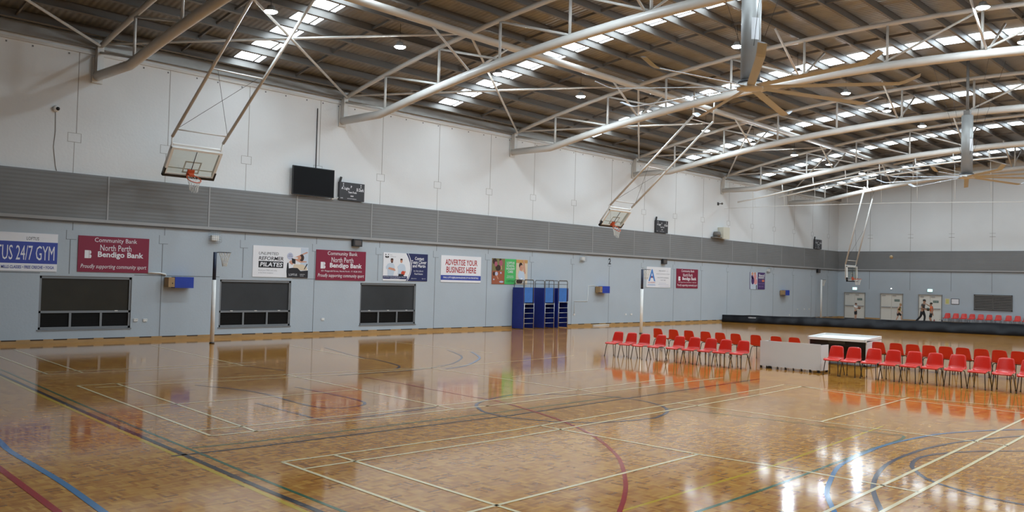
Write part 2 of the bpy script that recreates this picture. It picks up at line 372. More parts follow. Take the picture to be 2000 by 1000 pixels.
for nm, lo, hi in (('wall_right', (BACK_X, RIGHT_Y-.25, 0), (FAR_X, RIGHT_Y, 10.2)), ('wall_back', (BACK_X-.25, RIGHT_Y, 0), (BACK_X, HALL_Y, 13))):
    q = MB(); q.box(lo, (hi[0], hi[1], ZB)); q.mi = 1; q.box((lo[0], lo[1], ZB), hi); struct(q.build(nm, [M_blue, M_white]))
# grey cladding band
BJ = [-2.6, 1.0, 4.6, 8.2, 11.91, 15.46, 19.1, 22.74, 26.46, 30.29, 34.12, 37.8, 41.69, 45.45, 49.12, 53.06, 56.51, 60.3, 64.1, 67.7]
t = MB(); t.box((BACK_X, HALL_Y-.07, ZB), (FAR_X-.07, HALL_Y, ZT)); t.mi = 1
for jx in BJ: t.box((jx-.025, HALL_Y-.085, ZB+.09), (jx+.025, HALL_Y-.07, ZT))
t.box((BACK_X, HALL_Y-.10, ZB-.01), (FAR_X-.07, HALL_Y, ZB+.09))
t.mi = 2; t.box((BACK_X, HALL_Y-.06, ZB-.06), (FAR_X-.06, HALL_Y, ZB-.01))  # dark strip paints in the shadow line under the flashing
M_flash = mat('grey_flashing', (.34, .34, .34), .5)
struct(t.build('trim_1', [M_band, M_flash, M_joint_shade]))
t = MB(); t.box((FAR_X-.07, RIGHT_Y, ZB), (FAR_X, HALL_Y, ZT)); t.mi = 1
t.box((FAR_X-.10, RIGHT_Y, ZB-.01), (FAR_X, HALL_Y, ZB+.09)); t.mi = 2; t.box((FAR_X-.06, RIGHT_Y, ZB-.06), (FAR_X, HALL_Y, ZB-.01))  # last box: painted shadow strip below the far wall's flashing
struct(t.build('trim_2', [M_band, M_flash, M_joint_shade]))
# skirting boards
b = MB(); b.box((BACK_X, HALL_Y-.045, 0), (FAR_X, HALL_Y, .135)); b.mi = 1
k = BACK_X
while k < FAR_X-1:
    n_ = random.uniform(.35, .75); b.box((k, HALL_Y-.049, .10), (k+n_, HALL_Y-.04, .138)); k += n_+random.uniform(.3, .6)
struct(b.build('baseboard_left', [M_wood, mat('vent_slot', (.06, .035, .02), .8)]))
b = MB()
for y0, y1 in ((RIGHT_Y, 21.4), (23.1, 24.25), (25.98, 27.17), (28.86, HALL_Y-.05)): b.box((FAR_X-.045, y0, 0), (FAR_X, y1, .155))
struct(b.build('baseboard_far', M_wood))
# eaves: pale trim and the grey beam on top of the left wall
e = MB(); e.box((BACK_X, HALL_Y-.06, ZC-.05), (FAR_X, HALL_Y, ZC+.04)); e.mi = 1; e.box((BACK_X, HALL_Y-.20, ZC+.14), (FAR_X, HALL_Y, ZC+.50))
struct(e.build('trim_3', [M_steel, M_galv]))

# ------------------------------------------------------------------ roof
zu = lambda y: 11.75-.0068*(y-YC)**2
zl = lambda y: 10.25-.0066*(y-YC)**2
zd = lambda y: zu(y)+.50
r = MB(); ny = 36; ys = [RIGHT_Y+(HALL_Y-RIGHT_Y)*k/ny for k in range(ny+1)]
for a, b_ in zip(ys, ys[1:]):
    r.face([(BACK_X, a, zd(a)), (BACK_X, b_, zd(b_)), (FAR_X, b_, zd(b_)), (FAR_X, a, zd(a))]); 
for f_ in r.bm.faces: f_.smooth = True
bmesh.ops.remove_doubles(r.bm, verts=r.bm.verts, dist=.001)
bmesh.ops.recalc_face_normals(r.bm, faces=r.bm.faces)
q_ = bmesh.ops.extrude_face_region(r.bm, geom=r.bm.faces[:])
for v_ in q_['geom']:
    if isinstance(v_, bmesh.types.BMVert): v_.co.z += .08
ceil = struct(r.build('ceiling', M_roof))
PY = []
y = 28.95
while y > RIGHT_Y+.3: PY.append(y); y -= 1.172
def slope(y): return Vector((0, 1, -2*.0068*(y-YC))).normalized()
for y in PY:
    p = MB(); z = zu(y)+.335; up = Vector((0, -slope(y).z, slope(y).y))
    p.beam((BACK_X, y, z), (FAR_X, y, z), .02, .30, up)
    c = Vector((0, y, z))
    for sgn in (1, -1):
        q = c+up*.145*sgn+slope(y)*.04*sgn
        p.beam((BACK_X, q.y, q.z), (FAR_X, q.y, q.z), .10, .014, up)
    p.build('purlin', M_dsteel, ceil)
TX = [1.4, 11.42, 21.12, 31.27, 41.55, 51.65, 61.4]
bx_list = []
for i, x in enumerate(TX+[FAR_X]):
    x0 = TX[i-1] if i else x-9.9
    for fr in (.27, .74): bx_list.append(x0+(x-x0)*fr)
for x in bx_list:
    p = MB()
    for a, b_ in zip(PY, PY[1:]): p.beam((x, a, zu(a)+.33), (x, b_, zu(b_)+.33), .05, .09)
    p.build('bridging', M_dsteel, ceil)
# translucent sheets
edges = [29.2]+[y for y in PY[1:]]
for i, x in enumerate(TX):
    if i == 0: continue
    x1 = (TX+[FAR_X])[i+1]; xm = (x+x1)/2-.3
    s = MB(); s.mi = 0
    for a, b_ in zip([28.95]+PY[1:-1], PY[1:]):
        a2 = a-.06; b2 = b_+.06
        for u0, u1 in ((0, .74), (.80, 1.0)):
            s.face([(xm+u0, a2, zd(a2)-.012), (xm+u1, a2, zd(a2)-.012), (xm+u1, b2, zd(b2)-.012), (xm+u0, b2, zd(b2)-.012)])
    o = struct(s.build('window_%d' % (i+3), M_sky))
    g = MB()
    for a, b_ in zip(PY[:-1], PY[1:]): g.beam((xm+.77, a, zd(a)-.02), (xm+.77, b_, zd(b_)-.02), .06, .02)
    g.build('rib', M_dsteel, o)

# roof trusses
VY = [26.65-3.05*k for k in range(11)]
NAMES_T = ['overhead, the one nearest the camera', 'whose wall end is left of the nearest hoop', 'whose wall end is above the television', 'whose wall end is between the first and second hoops', 'ending above the small scoreboard', 'with the curtain track slung under it', 'farthest away, with the gable wall behind it']
mir = lambda y: 2*YC-y
for i, x in enumerate(TX):
    T = thing('roof_truss', (x, HALL_Y, 8.7), 'cream tubular arched roof truss '+NAMES_T[i], 'roof truss', 'arched roof trusses across the hall')
    O = Vector((x, HALL_Y, 8.7))
    def tb(name, pts, rad, n=10):
        m = MB(); m.tube([Vector(q)-O for q in pts], rad, n); return m.build(name, M_steel, T)
    yy = [26.6-(26.6-mir(26.6))*k/40 for k in range(41)]
    tb('lower_chord', [(x, 29.40, 8.66), (x, 26.95, 8.66)]+[(x, y, zl(y)) for y in yy]+[(x, mir(26.95), 8.66), (x, mir(29.40), 8.66)], .155, 14)
    yy = [29.1-(29.1-mir(29.1))*k/40 for k in range(41)]
    tb('upper_chord', [(x, y, zu(y)) for y in yy], .085, 10)
    for y in (29.25, mir(29.25)):
        m = MB(); m.cbox(Vector((x, y, 9.13))-O, (.2, .2, .92)); m.cbox(Vector((x, y+(.13 if y > YC else -.13), 8.85))-O, (.34, .04, .85)); m.build('end_post', M_steel, T)
    for y in VY:
        tb('strut', [(x, y, zl(y)+.1), (x, y, zu(y)-.05)], .048, 8)
    for y in VY:
        if y > YC+.2: a = (x, y+3.05 if y < 26 else 29.2, zu(min(y+3.05, 29.1))-.06 if y < 26 else 9.4); tb('diagonal', [a, (x, y+.08, zl(y)+.15)], .042, 8)
        elif y < YC-.2: tb('diagonal', [(x, max(y-3.05, mir(29.2)), zu(max(y-3.05, mir(29.1)))-.06), (x, y-.08, zl(y)+.15)], .042, 8)
    tb('diagonal', [(x, YC+.1, zl(YC)+.15), (x, YC-2.9, zu(YC-3.05)-.06)], .042, 8)
    for y in (21.95, 14.6, 8.2, .9):
        for dx in (-2.1, 2.1):
            if x+dx < FAR_X: tb('fly_brace', [(x+.05*dx, y, zl(y)+.13), (x+dx, y, zu(y)-.02)], .042, 8)
# longitudinal tube and plan bracing
m = MB(); m.tube([(0, 0, 0), (FAR_X-BACK_X, 0, 0)], .135, 14)
o = m.build('roof_tie_tube', M_steel); o.location = (BACK_X, 21.97, 10.90); tag(o, 'thick cream tube running the length of the hall through the trusses', 'roof tube')
BAY = ['over the camera', 'in front of the nearest hoop', 'above the pilates and maroon signs', 'above the green sign and stands', 'above the small scoreboard', 'above the curtain end', 'beyond the curtain track']
for i in range(len(TX)):
    xa = TX[i]; xb = (TX+[FAR_X])[i+1]
    if xb > FAR_X-.5: continue
    for k_, (p0, p1) in enumerate((((xa, 29.05, 9.56), (xb, 21.97, 10.86)), ((xb, 29.05, 9.56), (xa, 21.97, 10.86)))):
        m = MB(); d = Vector(p1)-Vector(p0); m.tube([d*.012, d*.985], .045, 8); o = m.build('roof_brace', M_steel); o.location = Vector(p0)+Vector((0, 0, .0 if k_ else .1))
        tag(o, 'thin cream roof brace rising %s from the wall, %s' % ('right' if k_ == 0 else 'left', BAY[i]), 'roof brace', 'diagonal braces under the roof')

# ------------------------------------------------------------------ high-bay lamps
def make_lamp():
    t = thing('ceiling_light', (0, 0, 0), '', 'ceiling light', 'round high bay lamps')
    m = MB(); m.lathe([(.0, .16), (.10, .16), (.12, .10), (.21, .02), (.21, -.01), (.195, -.01), (.195, .005)], n=20); m.build('housing', M_galv, t)
    m = MB(); m.lathe([(.0, -.004), (.195, -.004), (.19, -.02), (.15, -.045), (.08, -.06), (.0, -.065)], n=20); m.build('lens', M_lamp, t)
    m = MB(); m.tube([(0, 0, .16), (0, 0, .80)], .008, 6); m.build('cord', M_black, t)
    return t
lamp0 = make_lamp(); first = True
ROWS = [(23.5, 'nearest the sign wall', [14.15, 19.2, 24.1, 29.2, 34.0, 39.5, 44.6, 49.7, 54.7, 60.1]), (15.95, 'second from the sign wall', [18.9, 23.9, 28.9, 33.9, 38.8, 43.8, 48.9]),
        (7.9, 'third from the sign wall', [4.6, 9.6, 14.6, 19.6, 24.6, 29.6, 34.6, 39.6, 44.6, 49.6, 64.6]), (.3, 'farthest from the sign wall', [4.6, 9.6, 14.6, 19.6, 24.6, 29.6, 34.6, 39.6, 44.6])]
for y, rn, xs_ in ROWS:
    for k, x in enumerate(xs_):
        o = lamp0 if first else copy_tree(lamp0); first = False
        o.location = (x, y, zu(y)-.42); o['label'] = 'glowing round ceiling lamp, %s from the camera in the row %s' % (ORD[k], rn)
# ------------------------------------------------------------------ ceiling fans
def make_fan(name_loc, hub, rad, tube_r, ztop, a0, label, sticker_ang):
    t = thing('ceiling_fan', hub, label, 'fan', 'large ceiling fans')
    m = MB(); m.tube([(0, 0, .10), (0, 0, 2.55)], tube_r, 28); m.build('drop_tube', M_galv, t)
    m = MB(); m.tube([(0, 0, 2.5), (0, 0, ztop-hub[2])], .06, 10); m.box((-.12, -.12, 2.55), (.12, .12, 2.75)); m.build('hanger_rod', M_dsteel, t)
    m = MB(); m.lathe([(0, .12), (.26, .12), (.26, .02), (.30, .0), (.30, -.05), (.12, -.07), (0, -.07)], n=24); hubo = m.build('hub', M_steel, t)
    m = MB(); m.lathe([(.255, .13), (.275, .13), (.275, .09), (.255, .09)], n=24); m.build('rim_ring', M_black2, hubo)
    m = MB(); cs, sn = math.cos(sticker_ang), math.sin(sticker_ang)
    P = [[((tube_r+.004)*math.cos(sticker_ang+a), (tube_r+.004)*math.sin(sticker_ang+a), z) for a in [-.42+.84*k/8 for k in range(9)]] for z in (1.05, 1.55)]
    for k in range(8): m.face([P[0][k], P[0][k+1], P[1][k+1], P[1][k]])
    m.build('sticker', mat('pale_sticker', (.75, .77, .8), .4), t)
    for k in range(9):
        a = a0+2*PI*k/9; m = MB(); R = Matrix.Rotation(a, 4, 'Z'); tilt = Matrix.Rotation(-.20, 4, 'X')
        prof = [(-.09, 0), (-.045, .016), (.03, .016), (.09, 0), (.03, -.008), (-.045, -.006)]
        st = [.22, rad-.42, rad-.30, rad]; rings = []
        for i, d in enumerate(st):
            lift = (0, -.10, -.07, .06)[i]
            rings.append([m.bm.verts.new(R @ (Vector((d, 0, lift)) + tilt @ Vector((0, p, q)))) for p, q in prof])
        for A_, B_ in zip(rings, rings[1:]):
            for j in range(6): m.bm.faces.new((A_[j], A_[(j+1) % 6], B_[(j+1) % 6], B_[j]))
        m.bm.faces.new(rings[0]); m.bm.faces.new(rings[-1])
        m.build('blade', M_blade, t)
    for k in range(4):
        a = PI/4+k*PI/2; m = MB(); m.tube([(tube_r*math.cos(a), tube_r*math.sin(a), .9), (1.6*math.cos(a), 1.6*math.sin(a), 4.9)], .006, 5); m.build('guy_wire', M_black2, t)
make_fan('near', (18.26, 9.73, 6.94), 3.55, .222, 12.1, .20, 'nearer of two huge ceiling fans on thick grey drop tubes, with cream blades', -2.2)
make_fan('far', (39.2, 11.0, 7.14), 3.55, .222, 12.1, .28, 'farther of two huge ceiling fans, small in the distance before the end wall', -2.0)

# ------------------------------------------------------------------ basketball hoops on swing poles
def hoop(X0, top, bot, pole_lo, pole_hi, label, mid_bar=True):
    Wd = 1.8; org = Vector((X0+.9, top[0], top[1])); t = thing('basketball_hoop', org, label, 'basketball hoop', 'ceiling hung basketball hoops')
    v = Vector((0, top[0]-bot[0], top[1]-bot[1])); Hh = v.length; v.normalize(); u = Vector((1, 0, 0)); n = u.cross(v)
    F = Matrix(((u.x, v.x, n.x, 0), (u.y, v.y, n.y, bot[0]-top[0]), (u.z, v.z, n.z, bot[1]-top[1]), (0, 0, 0, 1)))
    m = MB(); m.box((-.88, .03, -.008), (.88, Hh-.02, .008), F); bd = m.build('backboard', M_glass, t)
    m = MB()
    for lo, hi in (((-.9, 0, -.05), (-.81, Hh, .025)), ((.81, 0, -.05), (.9, Hh, .025)), ((-.9, Hh-.07, -.07), (.9, Hh, .03)), ((-.81, .03, -.03), (.81, .10, .014))): m.box(lo, hi, F)
    m.box((-.84, Hh+.02, -.16), (.84, Hh+.08, -.08), F)
    m.build('board_frame', M_offw, t)
    m = MB()
    for lo, hi in (((-.295, .15, .009), (.295, .20, .013)), ((-.295, .55, .009), (.295, .60, .013)), ((-.295, .15, .009), (-.245, .60, .013)), ((.245, .15, .009), (.295, .60, .013)), ((-.80, .27, -.03), (.80, .30, -.02))): m.box(lo, hi, F)
    m.build('target_box', mat('target_grey', (.42, .43, .38), .5), bd)
    m = MB(); m.box((-.92, -.035, -.06), (.92, .05, .045), F); m.box((-.92, -.035, -.06), (-.86, .26, .045), F); m.box((.86, -.035, -.06), (.92, .26, .045), F); m.build('edge_padding', M_black, t)
    m = MB(); m.tube([F @ Vector((-.02, Hh-.06, .04)), F @ Vector((0, .25, .04))], .014, 6); m.build('cable_stay', M_black2, t)
    m = MB(); m.box((-.12, .08, .01), (.12, .30, .06), F); m.box((-.09, .12, .05), (.09, .19, .20), F); rim_c = (0, .15, .15+.235)
    m.tube([F @ Vector((.235*math.cos(2*PI*k/24), .15, rim_c[2]+.235*math.sin(2*PI*k/24))) for k in range(24)], .016, 8, closed=True)
    rim = m.build('rim', M_orange, t)
    m = MB(); c0 = F @ Vector(rim_c); K = 12; LV = [(1, 0), (.82, .12), (.66, .25), (.58, .40)]
    pts = lambda l, k: (F.to_3x3() @ Vector((.235*LV[l][0]*math.cos(2*PI*k/K), 0, .235*LV[l][0]*math.sin(2*PI*k/K))))+c0+Vector((0, 0, -LV[l][1]))
    for k in range(K):
        for l in range(3):
            m.tube([pts(l, k+.5*(l % 2)), pts(l+1, k+.5*((l+1) % 2))], .006, 4, caps=False); m.tube([pts(l, k+.5*(l % 2)), pts(l+1, k-1+.5*((l+1) % 2)) if l % 2 == 0 else pts(l+1, k+1)], .006, 4, caps=False)
    m.build('net', M_net, rim)
    lo = Vector((0, pole_lo[0], pole_lo[1])); hi = Vector((0, pole_hi[0], pole_hi[1]))
    for sx in (-.9, .9):
        m = MB(); o_ = Vector((X0+.9+sx, 0, 0))-org
        m.tube([lo+o_, hi+o_], .05, 10); m.build('hanger_pole', M_steel, t)
        m = MB(); q = F @ Vector((sx*.96, .12, -.12)); m.tube([lo+o_, F @ Vector((sx*.97, Hh+.05, -.11)), q], .03, 8); m.build('board_arm', M_offw, t)
    for fr in ((.05, .45, .97) if mid_bar else (.05, .995)):
        m = MB(); q = lo.lerp(hi, fr)-org; m.tube([q+Vector((X0, 0, 0)), q+Vector((X0+1.8, 0, 0))], .025, 8); m.build('crossbar', M_steel, t)
    if mid_bar:
        for sx in (-.9, .9):
            m = MB(); o_ = Vector((X0+.9+sx, 0, 0))-org; m.tube([hi+o_, Vector((0, hi.y-.05, zu(hi.y)+.36))+o_], .035, 8); m.build('roof_hanger', M_steel, t)
    for s_ in (0, 1):
        m = MB(); a = lo.lerp(hi, .05)-org+Vector((X0+1.8*s_, 0, 0)); b_ = lo.lerp(hi, .45)-org+Vector((X0+1.8*(1-s_)*.9+.2*s_, 0, 0)); m.tube([a, b_], .007, 5); m.build('brace_cable', M_black2, t)
hoop(13.2, (27.67, 6.44), (28.27, 5.58), (27.66, 6.78), (22.2, 10.95), 'nearest basketball hoop, folded up towards the wall on two long cream poles')
hoop(35.0, (26.13, 6.02), (26.76, 5.25), (26.12, 6.24), (21.5, 10.18), 'second basketball hoop, folded up beside the small scoreboard')
hoop(60.0, (24.40, 3.97), (24.37, 2.92), (24.50, 4.10), (23.25, 9.38), 'farthest basketball hoop, lowered for play near the hall corner', False)

# ------------------------------------------------------------------ netball posts
def netball(x, y, sleeve, label, ring=True):
    t = thing('netball_post', (x, y, 0), label, 'netball post', 'netball goal posts')
    m = MB(); m.tube([(0, 0, .0), (0, 0, 2.12 if sleeve else 3.05)], .07, 14); m.build('pole', M_offw, t)
    m = MB(); m.lathe([(0, 0), (.085, 0), (.085, .04), (.0, .04)], n=16); m.build('foot_sleeve', M_black, t)
    if sleeve: m = MB(); m.tube([(0, 0, 2.12), (0, 0, 3.05)], .058, 14); m.build('top_sleeve', mat('dark_navy', (.01, .02, .05), .5), t)
    m = MB(); m.tube([(.05, 0, 3.04), (.17, 0, 3.05)], .014, 8); m.tube([(.36+.19*math.cos(2*PI*k/22), .19*math.sin(2*PI*k/22), 3.05) for k in range(22)], .011, 6, closed=True)
    rg = m.build('ring', M_black2, t)
    m = MB(); K = 12; LV = [(.19, 3.04), (.145, 2.9), (.10, 2.74), (.065, 2.58)]
    P = lambda l, k: (.36+LV[l][0]*math.cos(2*PI*k/K), LV[l][0]*math.sin(2*PI*k/K), LV[l][1])
    for k in range(K):
        for l in range(3):
            m.tube([P(l, k), P(l+1, k+.5)], .007, 4, caps=False); m.tube([P(l, k), P(l+1, k-.5)], .007, 4, caps=False)
    m.build('net', M_net, rg)
netball(14.62, 27.24, True, 'white netball post with dark top section, nearest the camera by the signs')
netball(34.58, 23.83, True, 'white netball post standing behind the front left row of red chairs')
netball(66.44, 29.0, False, 'white netball post far away near the hall corner')

# ------------------------------------------------------------------ windows in the left wall
for i, (a, b, c, d) in enumerate(WIN):
    m = MB(); y = HALL_Y+.07; bar = c+(d-c)*.325
    for lo, hi in (((a, c), (b, c+.07)), ((a, d-.08), (b, d)), ((a, c), (a+.07, d)), ((b-.07, c), (b, d)), ((a, bar-.035), (b, bar+.035))): m.box((lo[0], y-.04, lo[1]), (hi[0], y+.05, hi[1]))
    for k in (1, 2): xm = a+(b-a)*k/3; m.box((xm-.035, y-.035, c), (xm+.035, y+.05, bar))
    m.box((a-.03, HALL_Y-.025, c-.04), (b+.03, HALL_Y+.03, c))
    fr = struct(m.build('window_%d' % (i+1), M_alum))
    m = MB(); m.box((a+.06, y+.01, bar+.03), (b-.06, y+.016, d-.07)); m.build('upper_pane', mat('dark_tinted_pane', (.022, .020, .014), .3, var=.7, vscale=.9, spec=.35) if i == 0 else mat('grey_blind_pane', (.040, .044, .048), .35, var=.4, vscale=.9, spec=.35), fr)
    m = MB()
    for k in range(3):
        x0 = a+(b-a)*k/3+.03; x1 = a+(b-a)*(k+1)/3-.03; m.box((x0, y+.01, c+.06), (x1, y+.016, bar-.03))
    m.build('lower_panes', mat('black_pane', (.005, .005, .005), .5, spec=.15), fr)
    m = MB()
    for k in range(9): zz = c+.12+k*(bar-c-.2)/8; m.box((a+.07, y+.004, zz), (b-.07, y+.01, zz+.012))
    m.build('louvres', mat('black_louvre', (.010, .0095, .009), .55, spec=.2), fr)
    m = MB()
    for k in (range(3) if i != 0 else (2,)): xm = a+(b-a)*(k+.5)/3; m.box((xm-.05, y-.06, bar+.015), (xm+.05, y-.03, bar+.04))
    m.build('latch', M_offw, fr)
    m = MB(); m.box((a+.02, HALL_Y+.2, c), (b-.02, HALL_Y+.24, d)); m.build('reveal_back', M_black, fr)

# ------------------------------------------------------------------ signs on the left wall
def C3(r, g, b): return srgb(r, g, b)[:3]
def flat(name, col): return mat('print_'+name, C3(*col), .45)
P_maroon = flat('maroon', (132, 20, 55)); P_white = flat('white', (232, 232, 236)); P_navy = flat('navy', (26, 36, 88)); P_blue = flat('blue', (52, 70, 160))
P_black = flat('black', (26, 26, 34)); P_redt = flat('red', (172, 28, 38)); P_green = flat('green', (74, 182, 98)); P_grey = flat('grey', (150, 152, 158)); P_skin = flat('skin', (205, 150, 125))
P_skin2 = flat('dark_skin', (130, 84, 66)); P_hair = flat('hair', (58, 34, 26)); P_lav = flat('lavender', (188, 192, 215)); P_cream = flat('beige', (218, 200, 175)); P_pale = flat('pale_blue', (196, 208, 222))
P_purple = flat('purple', (72, 45, 105)); P_lilac = flat('lilac', (160, 140, 190)); P_terr = flat('terracotta', (158, 88, 62)); P_olive = flat('olive', (122, 118, 74)); P_orange = flat('orange', (215, 120, 85)); P_sky = flat('sky_blue', (70, 130, 200)); P_pink = flat('pink', (222, 150, 150)); P_rose = flat('rose', (170, 90, 110))
class Sign:
    """a printed board on the wall: u to the right, v upwards, in metres from its lower left corner"""
    def __init__(s, x0, x1, z0, z1, base, label, frame=FW, cat='sign', group='advertising signs', name='advertising_sign', loc=None):
        s.t = thing(name, loc or (x0, HALL_Y, z0), label, cat, group); s.F = frame; s.w = x1-x0; s.h = z1-z0; s.n = 0
        m = MB(); m.box((0, 0, .002), (s.w, s.h, .022), frame); m.build('board', base, s.t)
    def poly(s, name, m_, polys):
        s.n += 1; d = .0225+.0008*s.n; m = MB()
        for P in polys:
            f = [frame_v for frame_v in (s.F @ Vector((p[0]*s.w, p[1]*s.h, d)) for p in P)]
            b_ = [s.F @ Vector((p[0]*s.w, p[1]*s.h, .021)) for p in P]
            m.face(f)
            for k in range(len(P)): m.face([b_[k], b_[(k+1) % len(P)], f[(k+1) % len(P)], f[k]])
        return m.build(name, m_, s.t)
    def rect(s, name, m_, *R): return s.poly(name, m_, [[(a, c), (b, c), (b, d), (a, d)] for a, b, c, d in R])
    def oval(s, name, m_, *E): return s.poly(name, m_, [[(cx+rx*math.cos(2*PI*k/18), cy+ry*math.sin(2*PI*k/18)) for k in range(18)] for cx, cy, rx, ry in E])
    def text(s, m_, *T, name='lettering'):
        s.n += 1
        for q in T:
            m = MB(); st, a, b, c, d = q[:5]; o = q[5] if len(q) > 5 else {}
            text_into(m, st, a*s.w, b*s.w, c*s.h, d*s.h, s.F, .0232+.0008*s.n, **o); m.build(name, m_, s.t)
BD = {'bold': .018}
def bank(x0, x1, z0, z1, addr, label):
    s = Sign(x0, x1, z0, z1, P_maroon, label)
    T = [('Community Bank', .22, .82, .80, .96), ('North Perth', .30, .74, .60, .77), ('Bendigo Bank', .27, .92, .375, .58, {'bold': .028})]
    if addr: T.append(('431 Fitzgerald Street, North Perth - P. 9228 3933', .10, .92, .265, .335))
    s.text(P_white, *T, ('Proudly supporting community sport', .04, .97, .07, .22, {'shear': .25}))
    s.poly('emblem', P_white, [[(.09, .38), (.15, .38), (.15, .60), (.09, .60)], [(.155, .38), (.175, .385), (.183, .42), (.183, .46), (.168, .49), (.155, .49)], [(.155, .50), (.17, .50), (.18, .53), (.178, .57), (.168, .595), (.155, .60)]])
s = Sign(7.9, 10.43, 2.26, 3.44, P_white, 'white and blue sign at the left edge of the photo')
s.rect('blue_panel', P_blue, (0, 1, .20, .77)); s.text(P_black, ('LOFTUS', .64, .78, .815, .90))
s.text(P_white, ('LOFTUS 24/7 GYM', .12, .965, .29, .67)); s.text(P_blue, ('GROUP FITNESS • LES MILLS CLASSES • FREE CRECHE • YOGA', .03, .965, .065, .145, BD))
bank(11.05, 13.36, 2.28, 3.45, False, 'maroon sign with white lettering above the leftmost window')
bank(20.10, 22.55, 2.18, 3.39, True, 'maroon sign between the pilates sign and the navy and white sign')
bank(46.34, 48.85, 2.16, 3.36, True, 'maroon sign farthest along the wall, beside the white sign with a blue letter')
s = Sign(17.31, 19.73, 2.25, 3.43, P_white, 'white sign with a stretching woman, above the middle window')
s.text(P_black, ('UNLIMITED', .10, .45, .71, .80, {'shear': .15}), ('REFORMER', .10, .54, .54, .66, {'shear': .15, 'bold': .012}))
s.rect('black_panel', P_black, (.10, .54, .30, .51)); s.text(P_white, ('PILATES', .125, .525, .335, .475, {'shear': .15, 'bold': .025}))
s.text(P_grey, ('Book your FREE trial today', .10, .43, .185, .235), ('at the front reception', .10, .36, .105, .155))
s.oval('badge', P_lav, (.66, .70, .055, .115)); s.text(P_black, ('LIMIT', .635, .685, .73, .76), ('TIME OFFER', .62, .70, .68, .705))
s.poly('picture', P_pale, [[(.86, .30), (1, .30), (1, .985), (.86, .985)]]); s.poly('picture', P_cream, [[(.70, .25), (.98, .25), (.98, .36), (.90, .44), (.74, .44)]])
s.poly('picture', P_skin, [[(.74, .62), (.78, .56), (.86, .50), (.97, .52), (.97, .55), (.88, .56), (.80, .62)], [(.72, .66), (.76, .68), (.96, .86), (.985, .86), (.985, .83), (.80, .68)], [(.64, .50), (.70, .42), (.72, .46), (.68, .58)]])
s.oval('picture', P_hair, (.875, .66, .045, .115)); s.oval('picture', P_skin, (.835, .66, .03, .07))
s.poly('picture', P_black, [[(.61, .0), (1, .0), (1, .25), (.86, .22), (.80, .32), (.70, .32), (.64, .30), (.63, .50), (.61, .46), (.60, .2)], [(.69, .64), (.76, .60), (.76, .45), (.70, .48)], [(.92, .28), (.935, .28), (.99, .45), (.975, .47)]])
s.text(P_white, ('LOFTUS', .645, .795, .06, .13), ('RECREATION', .85, .94, .10, .125), ('CENTRE', .85, .92, .05, .075))
s = Sign(23.48, 25.98, 2.22, 3.42, P_white, 'white and navy sign with two standing men, above the right window')
s.poly('navy_panel', P_navy, [[(.50, 1), (1, 1), (1, 0), (.50, 0), (.55, .10), (.59, .27), (.605, .45), (.59, .66), (.55, .84)]])
s.poly('white_arc', P_white, [[(.535, 1), (.545, 1), (.595, .84), (.627, .62), (.63, .42), (.61, .25), (.57, .08), (.54, 0), (.53, 0), (.56, .10), (.60, .27), (.617, .45), (.61, .62), (.582, .84)]])
s.rect('navy_panel', P_navy, (0, .53, .06, .17))
s.text(P_white, ('Contact', .70, .91, .77, .89, BD), ('Team Clover', .62, .97, .63, .76, BD), ('and Martin', .65, .95, .50, .62, BD), ('to chat about', .675, .90, .345, .41), ('Real Estate', .70, .89, .235, .305), ('@teamclover', .63, .75, .07, .115), ('@martin', .87, .96, .07, .115), ('Jonathan Clover & Damian Martin', .015, .50, .10, .15), ('Harris & Partners', .16, .36, .065, .092))
s.text(P_grey, ('Ray', .14, .19, .90, .94), ('Commercial', .14, .27, .84, .88))
s.poly('emblem', P_black, [[(.035, .88), (.075, .86), (.075, .80), (.04, .82)], [(.08, .86), (.115, .88), (.115, .82), (.085, .80)], [(.04, .95), (.06, .93), (.06, .91), (.04, .90)], [(.095, .94), (.115, .95), (.115, .92), (.10, .91)]])
s.poly('picture', P_pale, [[(.06, .50), (.10, .60), (.16, .63), (.22, .60), (.25, .50), (.245, .36), (.22, .17), (.10, .17), (.095, .40), (.06, .42)], [(.31, .50), (.36, .60), (.40, .62), (.46, .59), (.49, .48), (.495, .35), (.45, .30), (.45, .22), (.32, .22), (.33, .40)]])
s.oval('picture', P_skin2, (.185, .72, .028, .075)); s.oval('picture', P_skin, (.395, .72, .026, .075))
s.oval('picture', P_hair, (.185, .765, .028, .035), (.395, .77, .026, .032), (.187, .655, .02, .025)); s.poly('picture', P_skin, [[(.10, .43), (.13, .48), (.24, .44), (.27, .37), (.25, .35), (.13, .40)], [(.42, .34), (.49, .36), (.50, .31), (.46, .26)]])
s.oval('picture', flat('ball_orange', (205, 70, 45)), (.435, .275, .042, .085)); s.poly('picture', P_black, [[(.335, .17), (.45, .17), (.45, .24), (.34, .25)]])
s = Sign(26.79, 29.34, 2.21, 3.43, P_white, 'white sign with tall red capitals and a blue strip')
s.rect('blue_strip', P_blue, (0, 1, .08, .26)); s.text(P_redt, ('ADVERTISE YOUR', .10, .905, .635, .86, BD), ('BUSINESS HERE', .13, .875, .355, .585, BD)); s.text(P_white, ('EMAIL: LOFTUS@BELGRAVIALEISURE.COM.AU FOR DETAILS', .06, .94, .125, .21, BD))
s = Sign(30.10, 32.63, 2.17, 3.41, P_terr, 'green sign with pictures of children, above the padded stands')
s.rect('picture', P_olive, (0, .33, .52, 1)); s.rect('picture', P_terr, (0, .33, 0, .49)); s.rect('picture', P_cream, (.67, 1, 0, 1)); s.rect('green_panel', P_green, (.345, .665, 0, 1))
